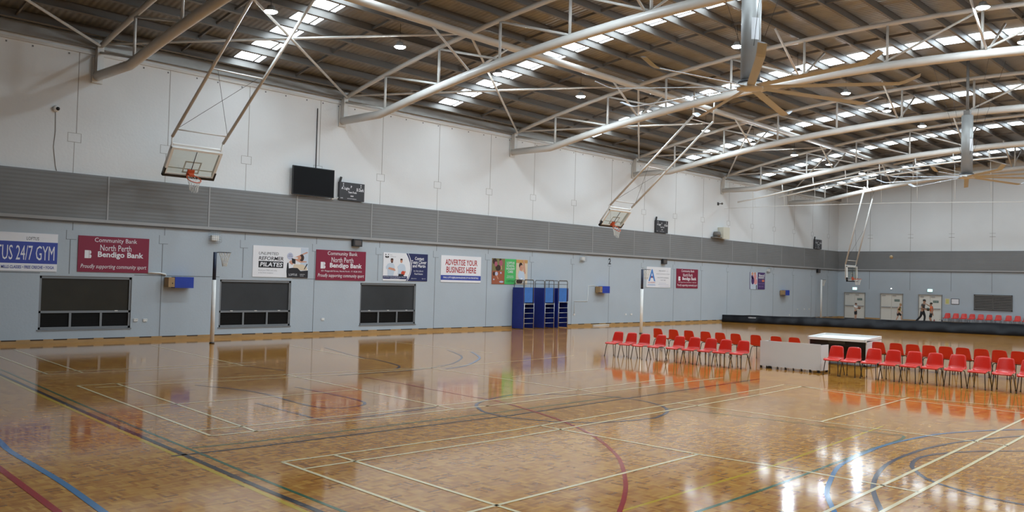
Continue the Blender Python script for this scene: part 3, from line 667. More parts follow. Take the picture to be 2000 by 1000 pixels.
s.oval('picture', P_hair, (.07, .88, .06, .12), (.22, .95, .03, .05), (.16, .63, .07, .12), (.05, .40, .03, .08)); s.oval('picture', P_rose, (.10, .78, .04, .10), (.24, .82, .05, .12)); s.oval('picture', P_lav, (.12, .40, .04, .08), (.05, .18, .02, .03), (.26, .09, .06, .035), (.24, .44, .02, .04))
s.poly('picture', P_skin, [[(.11, .34), (.14, .34), (.18, .20), (.16, .19)], [(.23, .72), (.26, .72), (.27, .58), (.24, .57)]])
s.rect('picture', flat('ochre', (196, 150, 90)), (.67, 1, .86, .99)); s.oval('picture', P_hair, (.80, .76, .05, .12)); s.oval('picture', P_skin, (.82, .66, .05, .12)); s.poly('picture', P_skin, [[(.86, .98), (.90, .98), (.95, .45), (.90, .42)]]); s.poly('picture', P_pale, [[(.76, .56), (.90, .50), (.93, .20), (.78, .14), (.72, .36)]]); s.oval('picture', P_hair, (.77, .12, .09, .09)); s.oval('picture', P_white, (.83, .22, .03, .05), (.88, .09, .02, .03))
s.text(P_white, ('LOFTUS', .40, .615, .80, .89, BD), ('SCHOOL', .395, .62, .685, .775, BD), ('HOLIDAY', .385, .63, .57, .66, BD), ('CARE', .43, .58, .45, .545, BD), ('YOUR KIDS', .41, .59, .30, .345), ('LOVE THIS DAY', .40, .60, .24, .285)); s.text(flat('dark_green', (40, 110, 60)), ('LOFTUS', .40, .605, .09, .165))
s = Sign(43.12, 45.67, 2.17, 3.39, P_white, 'white sign with a tall blue letter, right of the wall number')
s.text(P_sky, ('A', .08, .36, .30, .88, BD)); s.text(P_redt, ('ACADEMY', .06, .36, .20, .27)); s.rect('underline', P_sky, (.04, .37, .10, .115), (.06, .35, .14, .15)); s.oval('picture', P_redt, (.215, .50, .025, .04))
s.text(P_grey, ('PRE KINDY - 6', .50, .87, .79, .85), ('JOHN A SCHOOL TOUR', .39, .96, .63, .69), ('ENROLMENTS & LEARNING', .44, .92, .46, .51), ('9227 7085', .58, .79, .34, .39)); s.rect('underline', P_lav, (.52, .81, .21, .225), (.48, .92, .14, .155), (.55, .95, .05, .06))
s = Sign(55.70, 57.90, 2.19, 3.38, P_purple, 'purple sign with pictures of people, small in the distance')
s.rect('picture', P_pale, (.02, .50, 0, 1)); s.oval('picture', P_pink, (.33, .75, .10, .15), (.36, .45, .12, .17)); s.oval('picture', P_purple, (.18, .50, .10, .22), (.14, .72, .07, .12)); s.oval('picture', P_skin, (.15, .90, .07, .10), (.32, .93, .07, .07)); s.rect('picture', P_black, (.40, .45, 0, .25))
s.rect('orange_panel', P_orange, (.80, .95, .45, .57)); s.text(P_white, ('food', .58, .95, .75, .92, BD), ('movers', .56, .93, .63, .74, BD)); s.text(P_lilac, ('JOIN US', .60, .77, .48, .53), ('FOR A CLASS', .57, .95, .31, .38), ('BOOK NOW', .58, .90, .14, .21))
# number on the wall
m = MB(); text_into(m, '2', 0, .24, 0, .34, FW, .001, bold=.03); o = m.build('wall_number', M_black); o.location = (39.38, HALL_Y, 3.40); tag(o, 'black painted number two high on the blue grey wall', 'number')

# ------------------------------------------------------------------ television, scoreboards, small wall fittings
t = thing('television', (19.74, HALL_Y-.07, ZT+.01), 'large black flat television standing on the grey cladding ledge', 'television')
m = MB(); m.box((-.96, -.16, .03), (.96, -.09, 1.15)); m.build('casing', M_black, t, bevel=.008)
m = MB(); m.box((-.93, -.164, .06), (.93, -.16, 1.12)); m.build('screen', mat('screen_black', (.003, .003, .004), .4, spec=.15), t)
m = MB(); m.box((-.25, -.09, .3), (.25, .05, .9)); m.build('wall_bracket', M_black2, t)
m = MB(); m.tube([(.2, .04, 1.15), (.2, .04, 3.55)], .018, 6); m.build('cable_duct', M_black2, t)
def scoreboard(x0, x1, label):
    w_ = x1-x0; t = thing('scoreboard', (x0, HALL_Y-.02, 5.45), label, 'scoreboard', 'electronic scoreboards on the cladding ledge')
    m = MB(); m.box((0, -.12, 0), (w_, -.01, .73)); m.build('casing', mat('charcoal_panel', (.035, .035, .04), .45), t, bevel=.008)
    m = MB(); m.beam((.04, -.07, .72), (.10, -.07, .93), .07, .07); m.build('siren', M_black, t)
    m = MB(); F = FW @ Matrix.Translation((0, 0, .1215))
    for st, a, b, c, d in (('A Light', .07, .40, .33, .44), ('B Dark', .68, .97, .33, .44), ('P', .44, .49, .42, .50), ('Team Fouls', .34, .68, .245, .315), ('888', .44, .56, .13, .175), ('SCORE', .04, .14, .05, .08), ('MULTISPORT SCOREBOARD', .32, .68, .05, .075)):
        text_into(m, st, a*w_, b*w_, c*.73/.6, d*.73/.6, F, .001, bold=.02)
    m.build('lettering', P_white, t)
    m = MB()
    for u in (.15, .85):
        for z_, wd in ((.66, .05), (.62, .025), (.58, .03), (.54, .035)): m.box((u*w_-wd/2, -.123, z_), (u*w_+wd/2, -.12, z_+.025))
    m.build('digit', P_white, t)
scoreboard(21.03, 22.28, 'dark electronic scoreboard on the ledge beside the television')
scoreboard(43.83, 45.10, 'dark electronic scoreboard on the ledge beside the second hoop')
scoreboard(65.8, 67.05, 'dark electronic scoreboard on the ledge near the far corner')
def caged_light(x, z, label):
    t = thing('emergency_light', (x, HALL_Y, z), label, 'emergency light', 'white caged emergency lights under the cladding')
    m = MB(); m.box((-.13, -.13, -.10), (.14, -.002, .08)); m.build('lamp_body', M_offw, t, bevel=.01)
    m = MB()
    for k in range(6): u = -.20+.08*k; m.tube([(u, -.005, .26), (u, -.20, .22), (u, -.20, -.16), (u, -.005, -.20)], .004, 4)
    for k in range(5): v_ = -.14+.09*k; m.tube([(-.2, -.005, v_), (-.2, -.20, v_), (.2, -.20, v_), (.2, -.005, v_)], .004, 4)
    m.build('wire_cage', M_flash, t)
caged_light(15.72, 3.62, 'white light in a wire cage above the near netball post')
caged_light(36.98, 3.64, 'white light in a wire cage left of the wall number')
caged_light(58.3, 3.58, 'white light in a wire cage beside the purple sign')
def speaker(x, label):
    t = thing('wall_speaker', (x, HALL_Y, 3.74), label, 'speaker', 'square black wall speakers')
    m = MB(); m.box((-.22, -.16, -.15), (.22, -.002, .15)); m.build('cabinet', M_black2, t, bevel=.02)
    m = MB(); m.box((-.15, -.166, -.10), (.16, -.158, .10)); m.build('grille', mat('speaker_grille', (.10, .085, .08), .7), t)
speaker(22.02, 'square dark wall speaker above the maroon sign near the middle')
speaker(44.85, 'square dark wall speaker above the white sign with the blue letter')
speaker(66.65, 'square dark wall speaker near the far corner, below the scoreboard')
def winch(x, label):
    t = thing('hoop_winch', (x, HALL_Y, 1.99), label, 'winch box', 'padded winch boxes for the hoops')
    m = MB(); m.box((.02, -.34, -.19), (.70, -.06, .19)); m.build('foam_pad', M_bluebox, t, bevel=.02)
    m = MB(); m.box((-.22, -.36, -.16), (.0, -.05, .17)); m.build('motor_cover', M_brown, t, bevel=.01)
    m = MB(); m.lathe([(0, 0), (.02, 0), (.02, .01), (0, .01)], (-.08, -.37, -.03), 10, Matrix.Rotation(PI/2, 4, 'X')); m.build('key_switch', M_black, t)
    m = MB(); m.box((-.2, -.06, -.14), (.6, -.002, .14)); m.build('mounting_plate', M_dsteel, t)
winch(14.15, 'blue padded winch box with brown cover right of the leftmost window')
winch(38.42, 'blue padded winch box with brown cover right of the padded stands')
winch(60.45, 'blue padded winch box far away, right of the purple sign')
def conduit(pts, label, r=.015):
    m = MB(); P = [Vector(p) for p in pts]; o0 = P[0]; m.tube([p-o0 for p in P], r, 6); o = m.build('conduit', M_offw); o.location = o0; return tag(o, label, 'conduit')
conduit([(13.35, HALL_Y-.03, 2.30), (13.75, HALL_Y-.03, 2.30), (13.96, HALL_Y-.04, 2.26), (13.97, HALL_Y-.05, 2.20)], 'short white conduit between the left maroon sign and winch box', .03)
conduit([(36.44, HALL_Y-.02, .70), (36.44, HALL_Y-.02, 1.35), (37.55, HALL_Y-.02, 1.35), (37.6, HALL_Y-.02, 2.18), (38.2, HALL_Y-.03, 2.2)], 'thin white conduit stepping up the wall right of the padded stands')
def outlet(x, z, label, cat='power outlet'):
    o = thing('power_outlet', (x, HALL_Y, z), label, cat, 'white power outlets low on the wall')
    m = MB(); m.box((-.07, -.03, -.045), (.07, -.001, .045)); m.build('face_plate', M_offw, o, bevel=.006)
    m = MB(); m.box((-.045, -.033, .0), (-.02, -.03, .02)); m.box((.02, -.033, .0), (.045, -.033+.003, .02)); m.build('switch', M_flash, o)
outlet(13.0, .70, 'left of two white power outlets right of the leftmost window'); outlet(13.32, .69, 'right of two white power outlets right of the leftmost window')
outlet(20.51, .62, 'white power outlet between the middle and right windows'); outlet(36.44, .64, 'white power outlet at the foot of the stepped conduit')
outlet(41.13, .60, 'left of two white power outlets behind the front left chairs'); outlet(41.68, .60, 'right of two white power outlets behind the front left chairs')
outlet(61.9, .33, 'lowest white power outlet far along the wall, just above the black curtain'); outlet(63.2, .75, 'leftmost of three white power outlets left of the far netball post'); outlet(64.4, .76, 'middle of three white power outlets left of the far netball post'); outlet(65.2, .76, 'rightmost of three white power outlets, next to the far netball post')
t = thing('security_camera', (10.21, HALL_Y, 7.4), 'small white dome security camera high on the white wall', 'security camera')
m = MB(); m.lathe([(0, 0), (.10, 0), (.10, .07), (.07, .11), (0, .11)], (0, 0, 0), 16, Matrix.Rotation(PI/2, 4, 'X')); m.build('housing', M_offw, t)
m = MB(); m.sphere((.03, -.11, 0), .06, 12); m.build('lens_dome', M_black, t)
m = MB(); m.tube([(0, -.01, -.1), (.02, -.01, -.7), (-.02, -.01, -1.2), (.06, -.01, -1.8), (.1, -.01, -1.95)], .01, 5); m.build('cable', M_jointw, t)
t = thing('air_unit', (51.3, HALL_Y, ZT), 'cream box with a grey fan on the ledge, right of the small scoreboard', 'ventilation unit')
m = MB(); m.box((-.1, -.45, .02), (.7, -.02, .78)); m.build('box', mat('cream_box', (.66, .64, .54), .5), t, bevel=.01)
m = MB(); m.box((-1.0, -.35, .04), (-.12, -.05, .12)); m.lathe([(0, 0), (.2, .0), (.26, .16), (.2, .34), (0, .34)], (-.5, -.2, .12), 16); m.build('fan_housing', M_dsteel, t)
t = thing('padlock_cable', (21.0, HALL_Y-.05, ZT), 'loose pale cable and plug on the ledge between television and scoreboard', 'cable')
m = MB(); m.tube([(-.22, -.03, .03), (-.12, -.03, .08), (-.05, -.03, .05), (.02, -.03, .11)], .018, 6); m.build('lead', M_offw, t)
m = MB(); m.box((-.32, -.06, .0), (-.22, -.01, .06)); m.build('plug', M_offw, t)
m = MB(); m.tube([(0, 0, 0), (1.45, 0, 0)], .03, 8); o = m.build('foam_stick', M_offw); o.location = (38.0, HALL_Y-.09, .03); tag(o, 'thin white stick lying on the floor against the skirting', 'stick')
# ------------------------------------------------------------------ padded umpire stands
def stand(x, label, dz=0):
    t = thing('umpire_stand', (x, 28.66, 0), label, 'umpire stand', 'blue padded umpire stands by the wall'); w_, d_ = .74, .72
    m = MB(); m.box((-.05, .03, .03), (.0, d_, 2.03)); m.build('side_pad', M_navy, t, bevel=.015)
    m = MB(); m.box((w_, .03, .03), (w_+.05, d_, 2.03)); m.build('side_pad', M_navy, t, bevel=.015)
    m = MB(); m.box((.04, .02, 1.30), (w_-.1, .07, 2.04)); m.build('front_pad', M_blueL, t, bevel=.012)
    m = MB(); m.box((.02, d_-.08, .05), (w_, d_-.03, 2.0)); m.build('back_pad', mat('faded_blue_pad', (.06, .13, .32), .6, var=.25, vscale=6), t)
    m = MB(); m.box((.02, .06, 1.20+dz), (w_-.02, d_-.1, 1.25+dz)); m.build('platform', mat('platform_ply', (.42, .36, .27), .6), t)
    for z_ in (.28, .53, .78, 1.03, 1.22+dz): m = MB(); m.tube([(0.02, .0, z_), (w_-.02, .0, z_)], .016, 8); m.build('rung', M_chrome, t)
    for x_ in (.02, w_-.02): m = MB(); m.tube([(x_, .0, 0), (x_, .0, 1.28+dz)], .018, 8); m.build('leg', M_chrome, t)
    for x_ in (.02, w_-.02): m = MB(); m.tube([(x_, d_-.1, 0), (x_, d_-.1, 1.28)], .018, 8); m.build('leg', M_chrome, t)
    rail = lambda P: [Vector(p) for p in P]
    m = MB(); m.tube(rail([(.03, .04, 1.25), (.03, .04, 2.36), (.07, .04, 2.42), (w_-.07, .04, 2.42), (w_-.03, .04, 2.36), (w_-.03, .04, 1.25)]), .017, 8); m.build('guard_rail', M_dsteel, t)
    for x_ in (.0, w_): m = MB(); m.tube(rail([(x_, .06, 1.25), (x_, .06, 2.34), (x_, .11, 2.40), (x_, d_-.1, 2.40), (x_, d_-.05, 2.34), (x_, d_-.05, 1.25)]), .017, 8); m.tube(rail([(x_, .06, 2.22), (x_, d_-.05, 2.22)]), .012, 6); m.build('guard_rail', M_dsteel, t)
stand(31.62, 'leftmost of three blue padded umpire stands with ladder rungs'); stand(33.17, 'middle of three blue padded umpire stands with ladder rungs'); stand(34.24, 'rightmost of three blue padded umpire stands with ladder rungs', .1)
# ------------------------------------------------------------------ far wall: doors, exit signs, notices, vent
M_door = mat('door_cream', (.72, .70, .64), .45); M_sgn = mat('door_sign_green', (.11, .17, .15), .5)
for i, (y0, y1) in enumerate(((27.22, 28.80), (24.31, 25.92), (21.46, 23.05))):
    m = MB(); m.box((FAR_X-.06, y0-.06, 0), (FAR_X, y0, 2.12)); m.box((FAR_X-.06, y1, 0), (FAR_X, y1+.06, 2.12)); m.box((FAR_X-.10, y0-.06, 2.05), (FAR_X, y1+.06, 2.14)); o = struct(m.build('door_%d' % (i+1), mat('door_frame_grey', (.30, .29, .27), .5)))
    ym = (y0+y1)/2
    for a, b in ((y0+.005, ym-.006), (ym+.006, y1-.005)):
        m = MB(); m.box((FAR_X-.045, a, .02), (FAR_X-.005, b, 2.05)); lf = m.build('door_leaf', M_door, o)
        m = MB(); m.box((FAR_X-.11, a+.04, 1.02), (FAR_X-.05, b-.04, 1.09)); m.build('push_bar', M_flash, lf)
        m = MB(); m.box((FAR_X-.05, a, .02), (FAR_X-.045, b, .06)); m.build('kick_strip', M_black, lf)
        m = MB(); m.box((FAR_X-.09, b-.35, 1.93), (FAR_X-.045, b-.08, 1.98)); m.build('door_closer', M_flash, lf)
    m = MB(); m.box((FAR_X-.05, y0+.18, 1.50), (FAR_X-.044, y0+.58, 1.68)); sg = m.build('door_sign', M_sgn, o)
    m = MB(); F = Matrix.Translation((FAR_X, y0+.58, 1.5)) @ FF; text_into(m, 'FIRE EXIT', .03, .37, .10, .155, F, .0508); text_into(m, 'DO NOT OBSTRUCT', .03, .37, .03, .075, F, .0508); m.build('lettering', mat('print_pale_green', (.5, .56, .5), .5), sg)
M_exit = emit_mat('exit_sign_lit', (.35, .75, .72), 1.1); M_exitw = emit_mat('exit_figure_lit', (.95, 1, .98), 1.6)
for y, lb in ((28.0, 'lit green exit sign above the leftmost far double door'), (22.26, 'lit green exit sign above the rightmost far double door')):
    t = thing('exit_sign', (FAR_X, y, 2.43), lb, 'exit sign', 'lit exit signs')
    m = MB(); m.box((-.08, -.19, -.11), (-.002, .19, .13)); m.build('housing', M_offw, t)
    m = MB(); m.box((-.084, -.175, -.10), (-.08, .175, .10)); m.build('panel', M_exit, t)
    m = MB(); m.box((-.088, -.06, -.08), (-.084, .05, .08)); m.box((-.088, -.15, -.03), (-.084, -.10, .03)); m.build('figure', M_exitw, t)
t = thing('wall_lamp', (FAR_X, 25.14, 2.5), 'tiny glowing white lamp above the middle far double door', 'lamp'); m = MB(); m.box((-.06, -.05, -.03), (-.002, .05, .04)); m.build('housing', M_offw, t); m = MB(); m.box((-.065, -.045, -.03), (-.06, .045, .03)); m.build('lens', emit_mat('small_lamp_lit', (1, 1, .97), 2.0), t)
s = Sign(0, .34, 0, .46, flat('notice_cream', (205, 200, 185)), 'pale notice with yellow panel, right of the far double doors', FF, 'notice', None, 'notice_board', (FAR_X, 21.21, 1.41)); s.rect('yellow_panel', flat('pale_yellow', (208, 202, 120)), (.2, .85, .15, .9))
s = Sign(0, .56, 0, .43, P_black, 'white whiteboard in a dark frame, right of the yellow notice', FF, 'notice', None, 'whiteboard', (FAR_X, 20.77, 1.44)); s.rect('white_panel', P_white, (.06, .94, .08, .92))
t = thing('louvre_vent', (FAR_X, 17.93, 1.08), 'wide dark louvred vent above the far row of chairs', 'vent')
m = MB(); 
for lo, hi in (((-1.27, 0), (1.27, .06)), ((-1.27, 1.09), (1.27, 1.15)), ((-1.27, 0), (-1.2, 1.15)), ((1.2, 0), (1.27, 1.15)), ((-.03, 0), (.03, 1.15))): m.box((-.07, lo[0], lo[1]), (-.002, hi[0], hi[1]))
m.build('frame', mat('vent_grey', (.10, .095, .09), .5), t)
m = MB(); m.box((-.012, -1.22, .03), (-.004, 1.22, 1.12)); m.build('backing', M_black, t)
for k in range(9):
    m = MB(); z_ = .10+k*.117; m.box((-.055, -1.2, z_), (-.02, 1.2, z_+.045)); m.build('louvre', mat('louvre_grey', (.24, .23, .215), .5), t)
# ------------------------------------------------------------------ red shell chairs
def make_chair():
    t = thing('stacking_chair', (0, 0, 0), '', 'chair')      # faces -x
    prof = [(-.235, .395, .200), (-.232, .422, .215), (-.20, .440, .222), (-.10, .438, .225), (0, .428, .225), (.08, .425, .222), (.135, .440, .218), (.165, .475, .212), (.182, .53, .206), (.200, .60, .198), (.220, .68, .188), (.240, .755, .176), (.250, .785, .165), (.262, .792, .150)]
    bm = bmesh.new(); rows = []
    for i, (x, z, hw) in enumerate(prof):
        row = []
        for k in range(9):
            s = -1+2*k/8; cup = .022*(abs(s)**2.4)
            row.append(bm.verts.new((x-(cup if i > 7 else 0), hw*s, z+(cup if 2 < i <= 7 else 0)-(.015*abs(s)**4 if i >= 11 else 0))))
        rows.append(row)
    for a, b in zip(rows, rows[1:]):
        for k in range(8): f = bm.faces.new((a[k], a[k+1], b[k+1], b[k])); f.smooth = True
    bmesh.ops.recalc_face_normals(bm, faces=bm.faces); bmesh.ops.solidify(bm, geom=bm.faces[:], thickness=.007)
    for f in bm.faces: f.smooth = True
    me = bpy.data.meshes.new('seat_shell'); bm.to_mesh(me); bm.free(); me.materials.append(M_redp); o = bpy.data.objects.new('seat_shell', me); C.objects.link(o); o.parent = t
    m = MB()
    for sy in (-1, 1): m.tube([(-.17, .165*sy, .405), (-.12, .155*sy, .415), (.10, .155*sy, .402), (.14, .165*sy, .39)], .011, 8)
    m.tube([(-.10, -.155, .413), (-.10, .155, .413)], .009, 6); m.tube([(.06, -.155, .405), (.06, .155, .405)], .009, 6); m.build('seat_frame', M_leg, t)
    for sy in (-1, 1):
        for pts in ([(-.17, .165*sy, .405), (-.195, .172*sy, .38), (-.255, .205*sy, .012)], [(.14, .165*sy, .39), (.158, .172*sy, .36), (.235, .205*sy, .012)]):
            m = MB(); m.tube(pts, .0115, 8); lg = m.build('leg', M_leg, t)
            m = MB(); q = Vector(pts[-1]); m.lathe([(0, -.012), (.017, -.012), (.016, .02), (.0, .02)], q, 10); m.build('foot', M_black, lg)
    return t
chair0 = make_chair(); used = False
def chair(x, y, rz, label, group):
    global used
    o = copy_tree(chair0) if used else chair0
    used = True; o.location = (x, y, 0); o.rotation_euler.z = rz; o['label'] = label; o['group'] = group
    return o
J = lambda a: random.uniform(-a, a)
FLR = [16.98, 16.42, 15.88, 15.30, 14.66, 14.10, 13.55, 13.05, 12.50]
for k, y in enumerate(FLR): chair(23.12+J(.05), y, J(.06), 'red plastic chair facing the camera, %s from the left in the front left row' % ORD[k], 'front left row of red chairs')
BL = [17.54, 16.88, 16.27, 15.64, 15.05, 14.47, 13.75, 13.03, 12.44]
for k, y in enumerate(BL): chair(26.75+J(.06), y+.03, PI+J(.07), 'red plastic chair seen from behind, %s from the left in the back left row' % ORD[k], 'back left row of red chairs')
FRR = [10.00, 9.50, 8.98, 8.46, 7.94, 7.42, 6.88, 6.33, 5.79, 5.25]
for k, y in enumerate(FRR): chair(23.78+J(.05), y, J(.06), 'red plastic chair facing the camera, %s from the white bench in the front right row' % ORD[k], 'front right row of red chairs')
BR = [10.05, 9.53, 9.05, 8.58, 8.12, 7.65, 7.18, 6.71, 6.24]
for k, y in enumerate(BR): chair(27.35+J(.05), y, PI+J(.06), 'red plastic chair seen from behind, %s from the left in the back right row' % ORD[k], 'back right row of red chairs')
for k, y in enumerate([20.85, 20.27, 19.72, 19.17, 18.58, 18.02, 17.42, 16.78, 16.20, 15.63, 15.05, 14.5]): chair(69.85, y, J(.04), 'small far red chair against the end wall, %s from the doors' % ORD[k], 'row of red chairs at the end wall')

# ------------------------------------------------------------------ score benches
t = thing('score_bench', (23.9, 11.34, 0), 'white score bench seen from its closed front, between the two front rows', 'bench', 'white score benches')
m = MB(); m.box((0, -.91, .06), (.025, .91, .80)); m.build('front_panel', M_lam, t, bevel=.004)
for s_ in (-1, 1): m = MB(); m.box((.025, .91*s_-.012, .06), (.52, .91*s_+.012, .78)); m.build('end_panel', M_lam, t)
m = MB(); m.box((.03, -.89, .70), (.52, .89, .725)); m.build('worktop', M_lam, t)
m = MB(); m.box((.03, -.89, .30), (.40, .89, .32)); m.build('shelf', M_dsteel, t)
m = MB(); m.box((.50, -.91, .06), (.53, -.86, .78)); m.box((.50, .86, .06), (.53, .91, .78)); m.build('edge_trim', M_black2, t)
for y_, w_ in ((.88, .05), (.70, .03), (.60, .10), (.36, .03), (.12, .04), (-.12, .03), (-.36, .04), (-.62, .06), (-.86, .08)):
    m = MB(); m.box((.0, y_-w_/2, 0), (.045, y_+w_/2, .075)); m.build('foot', M_black, t)
for y_ in (-.89, .89): m = MB(); m.box((.46, y_-.03, 0), (.52, y_+.03, .07)); m.build('foot', M_black, t)
t = thing('score_bench', (27.0, 11.25, 0), 'white score bench with open dark back, behind the closed one', 'bench', 'white score benches')
a_ = 0.0
m = MB(); M_t = Matrix.Rotation(-.055, 4, 'Y'); m.box((-.02, -.88, .775), (1.25, .88, .795), M_t)
m.build('worktop', M_lam, t)
m = MB()
for lo, hi in (((-.04, -.91, .76), (-.01, .91, .835)), ((1.23, -.91, .78), (1.26, .91, .85)), ((-.04, -.92, .76), (1.26, -.88, .85)), ((-.04, .88, .76), (1.26, .92, .85))): m.box(lo, hi, M_t)
m.build('rim', M_offw, t)
m = MB(); m.box((0, -.92, .06), (1.2, -.89, .80)); m.build('end_panel', M_lam, t)
m = MB(); m.box((0, .89, .06), (1.2, .92, .80)); m.build('end_panel', M_lam, t)
m = MB(); m.box((1.17, -.90, .06), (1.20, .90, .82)); m.build('front_panel', M_lam, t)
m = MB(); m.box((.02, -.88, .60), (.05, .88, .76)); m.box((.3, -.88, .1), (.33, .88, .76)); m.build('dark_back', M_black, t)
m = MB(); m.box((.0, -.25, .66), (.02, .28, .755)); m.build('drawer_front', mat('dark_drawer', (.05, .055, .055), .5), t)
for x_ in (.05, 1.15):
    for y_ in (-.86, .86): m = MB(); m.box((x_-.04, y_-.04, 0), (x_+.04, y_+.04, .065)); m.build('foot', M_black, t)

# ------------------------------------------------------------------ divider curtain base, its track and cables
cx = lambda y: 51.8+(29.33-y)*.2072
t = thing('divider_curtain', (51.8, 29.3, 0), 'long low black vinyl curtain base running across the hall behind the chairs', 'curtain')
m = MB(); n = 260; ring = []
for k in range(n+1):
    y = 29.3-k*(29.3-3.0)/n; x = cx(y)-51.8; wv = .035*math.sin(y*3.1)+.02*math.sin(y*7.7+1); hh = .47+.012*(29.3-y)+.03*math.sin(y*1.9); yl = y-29.3
    ring.append([m.bm.verts.new(p) for p in ((x-.04+wv*1.6, yl, 0), (x-.10+wv*1.2, yl, .10), (x-.03+wv, yl, .22+.03*math.sin(y*5)), (x-.01, yl, hh), (x+.02, yl, hh), (x+.05, yl, .2), (x+.08, yl, 0))])
for a, b in zip(ring, ring[1:]):
    for j in range(6): f = m.bm.faces.new((a[j], a[j+1], b[j+1], b[j])); f.smooth = True
m.build('vinyl_skirt', mat('black_vinyl', (.006, .006, .008), .45, spec=.25, bump=.3, bscale=5), t)
m = MB(); m.tube([(cx(29.3)-51.8+.005, 0, .46), (cx(3)-51.8+.005, -26.3, .785)], .02, 6); m.build('top_hem', M_black2, t)
m = MB(); F = Matrix.Translation((cx(27.6)-51.8-.035, -1.72, 0)) @ Matrix(((0, 0, -1, 0), (-1, 0, 0, 0), (0, 1, 0, 0), (0, 0, 0, 1)))
text_into(m, 'SCREENAWAY', 0, .55, .32, .40, F, .02, bold=.02); m.build('printed_mark', P_white, t)
t = thing('curtain_track', (51.65, 26, 8.3), 'white curtain track with rods slung below the sixth truss', 'curtain track')
tz = lambda y: zl(y)-.62
TO = Vector((51.65, 26, 8.3))
m = MB(); ysx = [28.3-k*1.05 for k in range(16)]; m.tube([Vector((51.75, y, tz(y) if y < 26 else tz(26)-(y-26)*.16))-TO for y in ysx], .05, 10); m.build('track', M_offw, t)
for k, y in enumerate([27.2, 25.2, 23.2, 21.2, 19.2, 17.2, 15.2, 13.4]):
    m = MB(); zz = tz(y) if y < 26 else tz(26)-(y-26)*.16; m.tube([Vector((51.75, y, zz))-TO, Vector((51.66, y, zl(min(y, 26.6))-.1))-TO], .03, 8); m.build('hanger', M_offw, t)
    m = MB(); m.tube([Vector((51.95, y, zz-.05))-TO, Vector((51.95, y-.05, 7.5))-TO], .008, 5); m.build('drop_cord', M_net, t)
for k, (y0, y1, zo) in enumerate(((25.6, 23.0, -.22), (22.6, 19.5, -.25), (19.0, 16.6, -.2))):
    m = MB(); m.tube([Vector((52.05, y0, tz(y0)+zo))-TO, Vector((52.05, y1, tz(y1)+zo))-TO], .045, 8); m.build('rod', M_offw, t)
m = MB(); O = Vector((52, 29.4, 7.5)); m.tube([Vector(p)-O for p in ((52, 29.42, 7.5), (52, 25.2, 7.52), (52, 18, 7.42), (52, 12, 7.22), (52, 4, 7.6))], .012, 6); o = m.build('lifting_cable', M_net); o.location = O; tag(o, 'thin pale cable strung across the hall below the curtain track', 'cable')
t = thing('cable_bracket', (51.2, HALL_Y, 7.75), 'small dark pulley bracket on the white wall at the cable end', 'bracket')
m = MB(); m.box((-.1, -.02, -.1), (.1, -.001, .1)); m.box((-.03, -.3, -.02), (.03, -.02, .02)); m.build('plate', M_black2, t)
m = MB(); m.lathe([(0, -.02), (.07, -.02), (.07, .02), (0, .02)], (0, -.3, 0), 12, Matrix.Rotation(PI/2, 4, 'Y')); m.build('pulley', M_dsteel, t)

# ------------------------------------------------------------------ people on the far court
SK1 = mat('skin_light', (.56, .34, .24), .55); SK2 = mat('skin_tan', (.40, .22, .14), .55)
def skin_obj(name, chain_list, m_, parent, sub=2, root=0):
    """one continuous skinned surface: vertices dict name -> (pos, radius), edges list"""
    V, E = chain_list; names = list(V); me = bpy.data.meshes.new(name)
    me.from_pydata([V[k][0] for k in names], [(names.index(a), names.index(b)) for a, b in E], []); me.update()
    o = bpy.data.objects.new(name, me); C.objects.link(o); o.parent = parent
    md = o.modifiers.new('Skin', 'SKIN'); md.use_smooth_shade = True
    if sub: o.modifiers.new('Subdivision', 'SUBSURF').levels = sub; o.modifiers['Subdivision'].render_levels = sub
    sv = me.skin_vertices[0].data
    for i, k in enumerate(names):
        rr = V[k][1]; sv[i].radius = (rr, rr) if not isinstance(rr, tuple) else rr; sv[i].use_root = (i == root)
    dg = bpy.context.evaluated_depsgraph_get(); ev = o.evaluated_get(dg); m2 = bpy.data.meshes.new_from_object(ev)
    o.modifiers.clear(); o.data = m2; m2.materials.clear(); m2.materials.append(m_)
    for f in m2.polygons: f.use_smooth = True
    return o
